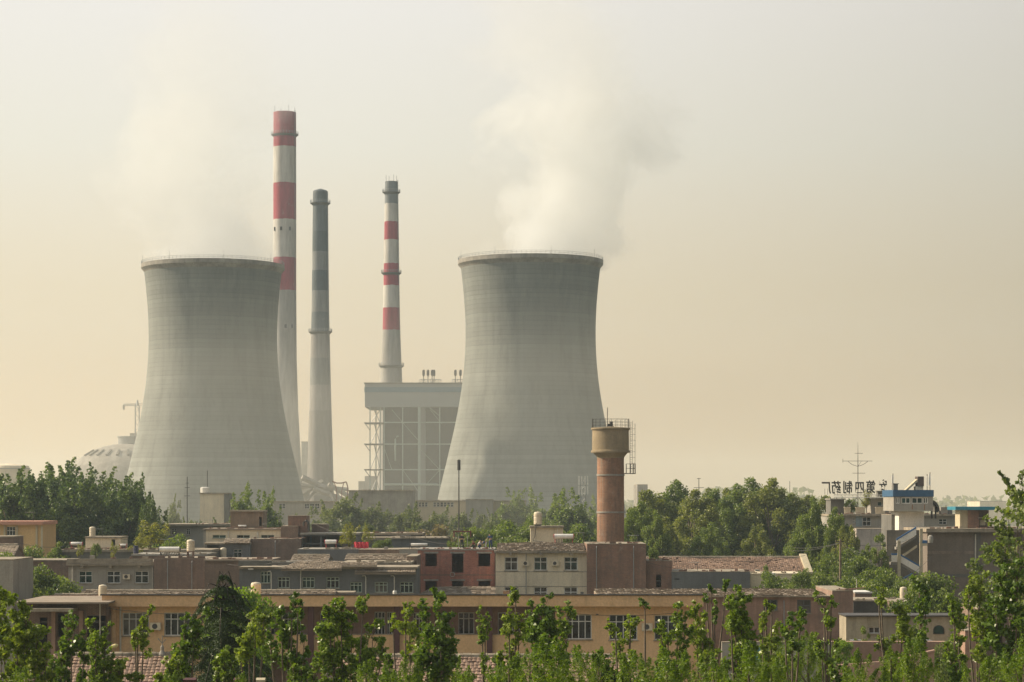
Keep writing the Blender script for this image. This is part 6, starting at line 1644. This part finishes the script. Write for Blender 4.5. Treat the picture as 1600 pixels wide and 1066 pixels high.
# brick house in the right middle ground
def pink_house():
    D = 186.0
    t = empty('pink_brick_house', (X(1130,D),D,0), 'pinkish brick house with a crumbling flat roof edge and dark windows', 'building')
    ws = [hx(r_,D) for r_ in ((1193.5,1215,937,954),(1245.5,1267,937.5,958))]
    x0, x1 = X(935,D), X(1300,D); zt = Z(933,D)
    b = MB(); wall_holes(b, x0, x1, 0, zt, D, ws)
    b.add([(x1,D,0),(x1,D+10,0),(x1,D+10,zt),(x1,D,zt)],[(0,1,2,3)]); b.add([(x0,D,0),(x0,D+10,0),(x0,D+10,zt),(x0,D,zt)],[(0,3,2,1)]); b.add([(x0,D+10,0),(x1,D+10,0),(x1,D+10,zt),(x0,D+10,zt)],[(0,3,2,1)])
    b.build('wall', M_brick('pink_brick',(0.36,0.21,0.15),(0.30,0.175,0.13)), t)
    for w in ws: window(t, w, D, 1, 0.55, m_bluegrey, m_glass_g, True, 0.08, 0.1)
    b = MB(); b.box(x0,x1,D-0.35,D+10.1,zt,zt+0.1)
    rf = b.build('roof', m_slab, t)
    b = MB(); z1 = Z(920,D+10); tile_roof(b, x0, x1-0.3, D-0.3, zt+0.12, D+9.5, z1, 0.3, 0.34, 0.035, 0.05, 0.05, 41, lift=0.04)
    b.add([(x0,D-0.28,zt+0.11),(x1-0.3,D-0.28,zt+0.11),(x1-0.3,D+9.5,z1-0.02),(x0,D+9.5,z1-0.02)],[(0,1,2,3)])
    b.build('roof_tiles', m_tile_g, rf)
    house('brick_end_block', 'pinkish brick end block with a light capped parapet', 1300.3, 1333, 922.5, 185.5, 10, M_brick('end_brick',(0.30,0.18,0.135),(0.26,0.16,0.12)), oh=0.03, st=0.07)
    house('shadow_shed', 'low dark shed between the brick end block and the cream building', 1333.3, 1398, 938, 196, 6, m_conc_d, oh=0.1, st=0.12)
    house('shadow_shed', 'long dark brown shed behind the cream building roof', 1398.3, 1520, 940, 192, 6, m_brick_b, oh=0.1, st=0.12)
    b = MB(); zt = Z(1008,150)
    b.box(X(1175,150),X(1189,150),150,150.12,Z(1034,150),Z(1009,150)); t2 = tag(b.build('blue_tarpaulin', M_simple('tarp_blue',(0.03,0.22,0.36))), 'bright blue tarpaulin sheet hanging behind the poplars', 'tarpaulin')
    house('courtyard_wall', 'plain grey courtyard wall behind the feathery trees on the right', 1128, 1300, 1003, 160, 0.4, m_greywall, oh=0.02, st=0.06, cat='wall')
pink_house()

# ------------------------------------------------------------------ the ochre school
def school():
    D = 168.0; zt = Z(930,D); zf = Z(948,D-0.8)
    t = empty('ochre_school', (X(640,D),D,0), 'long ochre two storey school with a deep roof fascia and a recessed veranda', 'school building')
    xl, xa, xb, xr = X(172,D), X(398,D), X(868,D), X(1095,D)
    depth = 11
    def wing(x0, x1, wins, nm):
        b = MB(); hs = [hx(w,D) for w in wins]
        wall_holes(b, x0, x1, 0, zf+0.02, D, hs, 0.25)
        for xx, f in ((x0,(0,3,2,1)),(x1,(0,1,2,3))): b.add([(xx,D,0),(xx,D+depth,0),(xx,D+depth,zf),(xx,D,zf)],[f])
        b.add([(x0,D+depth,0),(x1,D+depth,0),(x1,D+depth,zf),(x0,D+depth,zf)],[(0,3,2,1)])
        b.build('wall', m_school, t)
        for h in hs: window(t, h, D, 3, 0.72, m_frame, m_glass, True, 0.065, 0.14)
    lw = [(191,233,957.5,993.5),(256.5,298,957.5,993.5),(320,362,957.5,993.5)]
    rw = [(884,924.5,960.5,999),(952,996,961,1000),(1022.5,1066,961.5,1000)]
    low = lambda ws: [(a,b_,c+80,e+80) for a,b_,c,e in ws]
    wing(xl, xa, lw+low(lw), 'left'); wing(xb, xr, rw+low(rw), 'right')
    # fascia / roof
    b = MB(); b.box(X(162,D),X(1098,D),D-0.8,D-0.5,Z(947,D)-0.0,zt); b.box(X(162,D)+0.01,X(1098,D)-0.01,D-0.499,D+depth+0.3,Z(947,D)+0.01,zt-0.62); rf = b.build('roof', m_fascia, t)
    MB().box(X(160,D),X(1099,D),D-0.9,D-0.42,zt+0.003,zt+0.1).build('roof_edge', m_bitumen, rf)
    # pilasters at wing ends
    for px in (176, 868, 1086): MB().box(X(px,D)-0.02,X(px+6,D),D-0.3,D-0.003,0,Z(949,D)).build('pilaster', m_school, t)
    for px in (188.5, 395): MB().tube([(X(px,D),D-0.12,0),(X(px,D),D-0.12,Z(948.5,D))],0.07,8).build('drainpipe', m_pipe, t)
    # veranda
    yv = D+2.4; b = MB()
    vw = [(410,430,958,993),(440,470,958,993),(500,540,958,993),(585,602,956,992),(604,616,956,992),(645,660,957,993),(716,741,957,991.5),(778,812,957,992),(825,850,957,992)]
    hs = [(X(a,yv),X(c,yv),Z(f,yv),Z(e,yv)) for a,c,e,f in vw]
    wall_holes(b, xa, xb, 0, zf, yv, hs, 0.2); b.build('veranda_wall', m_pinkwall, t)
    for h in hs: window(t, h, yv, 2, 0.72, m_frame, m_glass, False, 0.07, 0.1)
    b = MB(); b.box(xa+0.01,xb-0.01,D,D+0.22,Z(1024,D),Z(992,D)); b.build('balcony_parapet', m_school, t)
    MB().box(xa+0.01,xb-0.01,D-0.06,D+0.28,Z(992,D)+0.003,Z(990.8,D)).build('parapet_cap', m_slab, t)
    MB().box(xa+0.01,xb-0.01,D+0.23,yv-0.01,Z(1030,D),Z(1024,D)).build('veranda_floor', m_conc, t)
    for px in (402, 486, 620, 765, 842): MB().box(X(px-4.5,D),X(px+4.5,D),D-0.35,D-0.07,0,Z(947,D)-0.01).build('column', m_maroon, t)
    # entrance bits below
    b = MB(); b.box(X(190,D),X(198,D),D-0.03,D-0.004,Z(948,D),Z(944,D)) if False else None
    MB().box(X(931,D),X(935,D),D-0.15,D-0.004,Z(961,D),Z(959.5,D)).build('wall_bracket', m_conc_d, t)
    # canopy and lower range at the left of the school
    D2 = 166.0
    t = house('porch_range', 'shadowed low range with a flat slab porch left of the school', 38, 165, 939.5, D2, 9, m_brick_b, holes=[(62,74,965,1010),(90,100,958,995),(136,172,962,1022)], oh=1.6, st=0.12, sm=m_tile_g)
    MB().box(X(52,D2),X(122,D2),D2-2.2,D2-0.1,Z(953.5,D2),Z(949,D2)).build('porch_slab', m_slab, t)
    for px in (85, 128): MB().box(X(px-3,D2),X(px+3,D2),D2-0.4,D2-0.01,0,Z(954,D2)).build('pillar', m_pinkwall, t)
    MB().tube([(X(157,D2),D2-0.2,0),(X(157,D2),D2-0.2,Z(943,D2))],0.05,8).build('drainpipe', m_pipe, t)
    gable_house('tiled_annex', 'low tiled roof with pale broken sheets between the school and the grey house', 70, 175, 186, 8, Z(930,190), Z(938,186), m_brick, m_tile, seed=51, oh=0.2, missing=0.05, wave=0.06)
    gable_house('ridge_roof', 'pale weathered roof running behind the school fascia on the left', 120, 345, 188, 8, Z(924,192), Z(934,188), m_brick, m_tile_g, seed=52, oh=0.2, missing=0.04, wave=0.08)
    gable_house('ridge_roof', 'tiled roof behind the school fascia beside the ribbed tank', 372, 520, 190, 6, Z(924,193), Z(932,190), m_brick, m_tile_g, seed=53, oh=0.1, missing=0.04, wave=0.06)
    house('roof_parapet', 'brown parapet block behind the school fascia below the terrace windows', 470, 553, 925.5, 196, 3, m_brick_b, oh=0.02, st=0.06)
    water_tank(400, 931.5, 172, 16, 22, 'ribbed cream water tank on the school roof right of the cedar', ribs=4)
    water_tank(160.5, 931.5, 186, 13, 18, 'cream domed water tank behind the left end of the school roof', ribs=1)
school()

# ------------------------------------------------------------------ foreground tiled roofs
gable_house('tiled_bungalow', 'bungalow with a pink tile roof and gable end at the bottom left', 60, 252, 112, 8.4, Z(1024,116.2), Z(1024,116.2)-2.4, m_pinkwall, m_tile_f, 0.22, 0.27, seed=61, missing=0.0, wave=0.015, oh=0.12)
D = 116.2; b = MB(); z = Z(1024,D); b.lathe(X(253.5,D),D,[(0.16,z-0.2),(0.2,z+0.05),(0.08,z+0.25),(0.1,z+0.4),(0.02,z+0.55)],10)
b.tube([(X(253.5,D),D,z+0.5),(X(253.5,D),D,z+1.0)],0.025,5); b.tube([(X(247,D),D,z+0.85),(X(253.5,D),D,z+0.6),(X(259,D),D,z+0.8)],0.03,5,False)
tag(b.build('roof_finial', m_conc), 'stone ridge finial with thin wire arms on the bottom left bungalow', 'finial')
gable_house('tiled_hall', 'long hall with a pink tile roof along the bottom of the picture', 466, 1022, 110, 10, Z(1026,115), Z(1026,115)-2.9, m_pinkwall, m_tile_f, 0.22, 0.27, seed=62, missing=0.004, wave=0.015, oh=0.12, hipl=1.6, hipr=1.0)
def street_lamp():
    D = 108; x = X(166,D); t = empty('street_lamp', (x,D,0), 'street lamp with a pale yellow head over the bottom left bungalow', 'street lamp')
    MB().tube([(x,D,0),(x,D,Z(1016,D)),(X(171,D),D,Z(1011,D)),(X(174,D),D,Z(1010,D))],[0.07,0.05,0.035,0.03],8).build('pole', m_steel, t)
    b = MB(); b.tube([(X(173.5,D),D,Z(1011.5,D)),(X(176,D),D,Z(1010.3,D)),(X(181,D),D,Z(1009,D)),(X(184.5,D),D,Z(1008.2,D))],[0.04,0.09,0.10,0.03],10); b.build('lamp_head', M_simple('lamp_yellow',(0.6,0.52,0.25)), t)
street_lamp()
def gate_posts():
    for i, (px, w, lab) in enumerate(((45,14,'leftmost maroon gate post tip at the bottom'),(296,20,'maroon topped post at the bottom below the cedar'),(374,18,'maroon topped post right of the cedar at the bottom'),(407,14,'pale round topped post at the bottom'))):
        D = 78; x0, x1 = X(px-w/2,D), X(px+w/2,D); z = Z(1060 if i else 1062,D)
        t = empty('gate_post', ((x0+x1)/2,D,0), lab, 'gate post', 'gate posts at the bottom')
        MB().box(x0+0.03,x1-0.03,D,D+0.35,0,z-0.12).build('post', m_brick if i < 3 else m_cream, t)
        MB().prismx([(D-0.04,z-0.117),(D-0.04,z-0.05),(D+0.1,z),(D+0.25,z),(D+0.39,z-0.05),(D+0.39,z-0.117)],x0,x1).build('cap', m_maroon if i < 3 else m_cream, t)
gate_posts()
# ------------------------------------------------------------------ small rooftop things and cables
def tv_aerial(px, py0, py1, D, label):
    x = X(px, D); t = empty('tv_aerial', (x, D, Z(py1, D)), label, 'aerial', 'small aerials on the roofs')
    z0, z1 = Z(py1, D), Z(py0, D)
    MB().tube([(x,D,z0),(x,D,z1)], 0.03, 5).build('pole', m_dark, t)
    b = MB()
    for i in range(5): w = 0.5-0.07*i; b.tube([(x-0.05-0.22*i,D-w,z1-0.05),(x-0.05-0.22*i,D+w,z1-0.05)], 0.018, 4)
    b.tube([(x+0.15,D,z1-0.05),(x-1.1,D,z1-0.05)], 0.02, 4); b.build('yagi', m_steel, t)
for a in ((265,842,866,262,'small aerial between the large heater and the far flat house'),(332,812,826,301,'small aerial at the left end of the pale top storey'),(436,806,822,299,'small aerial beside the upper brown brick block'),(640,836,858,279,'small aerial left of the white horizontal tank'),
          (852,806,822,264,'small aerial on the stair hut beside the cream tank'),(912,832,850,252,'small aerial at the corner of the white house roof'),(996,836,850,251,'small aerial on the large blank brick wall'),(1090,878,893,252,'small aerial above the grey shed'),
          (160,826,838.5,291,'small aerial on the stair hut right of its cream tank'),(52,800,814.5,303,'small aerial on the yellow house'),(1478,790,803,324,'small aerial on the rear building right part'),(1576,808,826,276,'small aerial on the workshop roof behind the trees')):
    tv_aerial(*a)
def cable(p0, p1, sag, label, group='overhead cables'):
    P0 = Vector((X(p0[0],p0[2]),p0[2],Z(p0[1],p0[2]))); P1 = Vector((X(p1[0],p1[2]),p1[2],Z(p1[1],p1[2])))
    b = MB(); b.tube([tuple(P0.lerp(P1,u)-Vector((0,0,sag*4*u*(1-u)))) for u in [j/14 for j in range(15)]], 0.018, 4)
    tag(b.build('overhead_cable', m_dark), label, 'cable', group)
cable((320,872,243),(424,880,222),0.5,'cable slung from the brown brick wall to the grey terrace')
cable((424,882,222),(652,866,252),0.9,'long cable sagging over the tile awnings to the raw brick house')
cable((240,876,244),(106,880,244.4),0.25,'cable along the parapet of the grey house')
cable((774,862,249),(917,858,249),0.3,'cable under the eave of the white house')
cable((1009,852,248),(1258,868,270),1.2,'long cable from the blank brick wall towards the gable coping')
cable((1313,846,236),(1449,830,268),1.0,'cable from the utility pole to the workshop')
cable((189,842,289),(322,828,300),0.8,'cable from the stair hut to the pale top storey')
for i, (px, py, D, w, h, lab) in enumerate(((140,873,246,7,5,'small carton on the grey house parapet, left'),(222,873,246,9,3,'flat board on the grey house parapet, right'),(410,820.5,301,6,3,'carton on the pale top storey roof'),(600,858.5,283,6,4,'crate on the brick parapet under the rooftop shrubs'),
        (786,930,172,10,3,'plank stack on the school roof edge before the white house'),(862,858,252,8,3,'board among the loose tiles of the white house'),(1180,893,251,7,3,'crate on the white gabled shed'),(1500,826,271,5,4,'carton on the workshop roof left of the kiosk door'))):
    z = Z(py, D) if D != 172 else Z(930,168)-0.6
    tag(MB().box(X(px,D),X(px+w,D),D,D+0.5,z+0.003,z+h*D/F+(0.62 if D == 172 else 0)).build('roof_box', rnd.choice([m_wood, m_conc, m_slab])), lab, 'box')
# small air conditioner units under some windows
for i, (px, py, D, lab) in enumerate(((816,884,250,'air conditioner right of the first upper window of the white house'),(862,884,250,'air conditioner right of the middle upper window of the white house'),(193,905,245,'air conditioner right of the middle grey house window'),(236,984,168,'air conditioner right of the leftmost school window'),(1003,985,168,'air conditioner between the last two school windows'))):
    x = X(px, D); z = Z(py, D); t = empty('air_conditioner', (x, D, z), lab, 'air conditioner', 'wall mounted air conditioners')
    MB().box(x-0.02,x+0.75,D-0.38,D-0.08,z,z+0.52).build('casing', m_tankp, t)
    MB().lathe(x+0.33,0,[(0.2,0),(0.2,0.01)],16)
    b = MB(); b.add([(x+0.33+0.2*cos(2*pi*k/16),D-0.384,z+0.26+0.2*sin(2*pi*k/16)) for k in range(16)],[tuple(range(15,-1,-1))]); b.build('fan_grille', m_dark, t)
    MB().box(x+0.05,x+0.1,D-0.38,D-0.003,z-0.06,z-0.003).box(x+0.62,x+0.67,D-0.38,D-0.003,z-0.06,z-0.003).build('bracket', m_steel, t)
# rubble, boards and scrap lying about on the flat roofs
def scrap(spots, name, label, m, seed):
    r = random.Random(seed); b = MB()
    for (p0, p1, py, D, d, n_) in spots:
        for i in range(n_):
            x = r.uniform(X(p0,D), X(p1,D)); y = D+r.uniform(0.1, d); z = Z(py,D)
            w = r.uniform(0.08,0.7); h = r.uniform(0.04,0.22)
            if r.random() < 0.2: b.tube([(x,y,z+0.05),(x+r.uniform(0.5,2.2),y+r.uniform(-0.3,0.3),z+r.uniform(0.05,0.3))],0.03,4)
            else: b.box(x,x+w,y,y+r.uniform(0.1,0.4),z+0.004,z+h)
    tag(b.build(name, m), label, kind='stuff')
scrap([(95,235,859,285,2,40),(325,436,826,300,1,16),(258,350,819,345,1,12),(392,468,842,295,1.5,16),(532,655,833,322,1,16),(325,420,874,236,1,14),(1012,1048,876,250,1,10),(1052,1170,893,249,1,14),(1452,1590,826,270,2,26),(1300,1500,803.5,322,1,30),(918,1008,849.5,249,0.8,12),(1305,1332,922.5,185.5,1,8)],
      'roof_rubble', 'loose bricks, sticks and scrap on the flat roofs of the town', m_brick, 5)
scrap([(95,235,859,285,3,20),(210,320,866,262,2,16),(470,556,858,284,1.5,14),(566,698,840,312,1,14),(400,460,878.5,231.5,2,12),(540,640,878.5,234,2,20),(650,815,782,575,2,14),(546,640,766,545,2,10),(1174,1250,896,251,1.5,12),(1335,1395,938,196,1.5,12),(1400,1500,940,192,1.5,14)],
      'roof_scrap', 'pale boards and broken slabs on the flat roofs of the town', m_slab, 6)
cable((22,846,252),(133,846,289),0.7,'cable from the left brick shed to the pink stair hut')
cable((479,812,300),(640,838,279),1.3,'cable from the brick stair tower to the small aerial by the white tank')
cable((640,838,279),(829,826,262),1.4,'cable from the white horizontal tank towards the white house stair hut')
cable((1009,878,249.5),(1172,890,249),0.6,'cable along the grey shed')
cable((165,950,165.5),(398,955,167),0.35,'cable under the fascia of the left school wing')
cable((868,956,167.5),(1095,953,167.5),0.35,'cable under the fascia of the right school wing')
cable((1333,926,185),(1455,870,230),1.0,'cable from the brick end block up to the workshop')
# drainpipes and a door or two on the plainer walls
for i, (px, y0, D, lab) in enumerate(((262,874,243.5,'grey drainpipe on the left of the blind brown wall'),(300,874,243.5,'grey drainpipe on the right of the blind brown wall'),(932,851,248.9,'drainpipe at the left of the large blank brick wall'),(990,851,248.9,'drainpipe at the right of the large blank brick wall'),(430,843,294.9,'drainpipe on the brown brick side wall'),(822,862,249.8,'drainpipe between the first and middle white house windows'),(1150,936,185.9,'drainpipe on the pink brick house behind the oval poplar'),(1225,936,185.9,'drainpipe between the two dark windows of the pink brick house'))):
    x = X(px, D); tag(MB().tube([(x,D-0.08,0),(x,D-0.08,Z(y0,D)-0.3),(x,D+0.05,Z(y0,D)-0.15)],0.05,7).build('drainpipe_run', m_steel), lab, 'drainpipe')
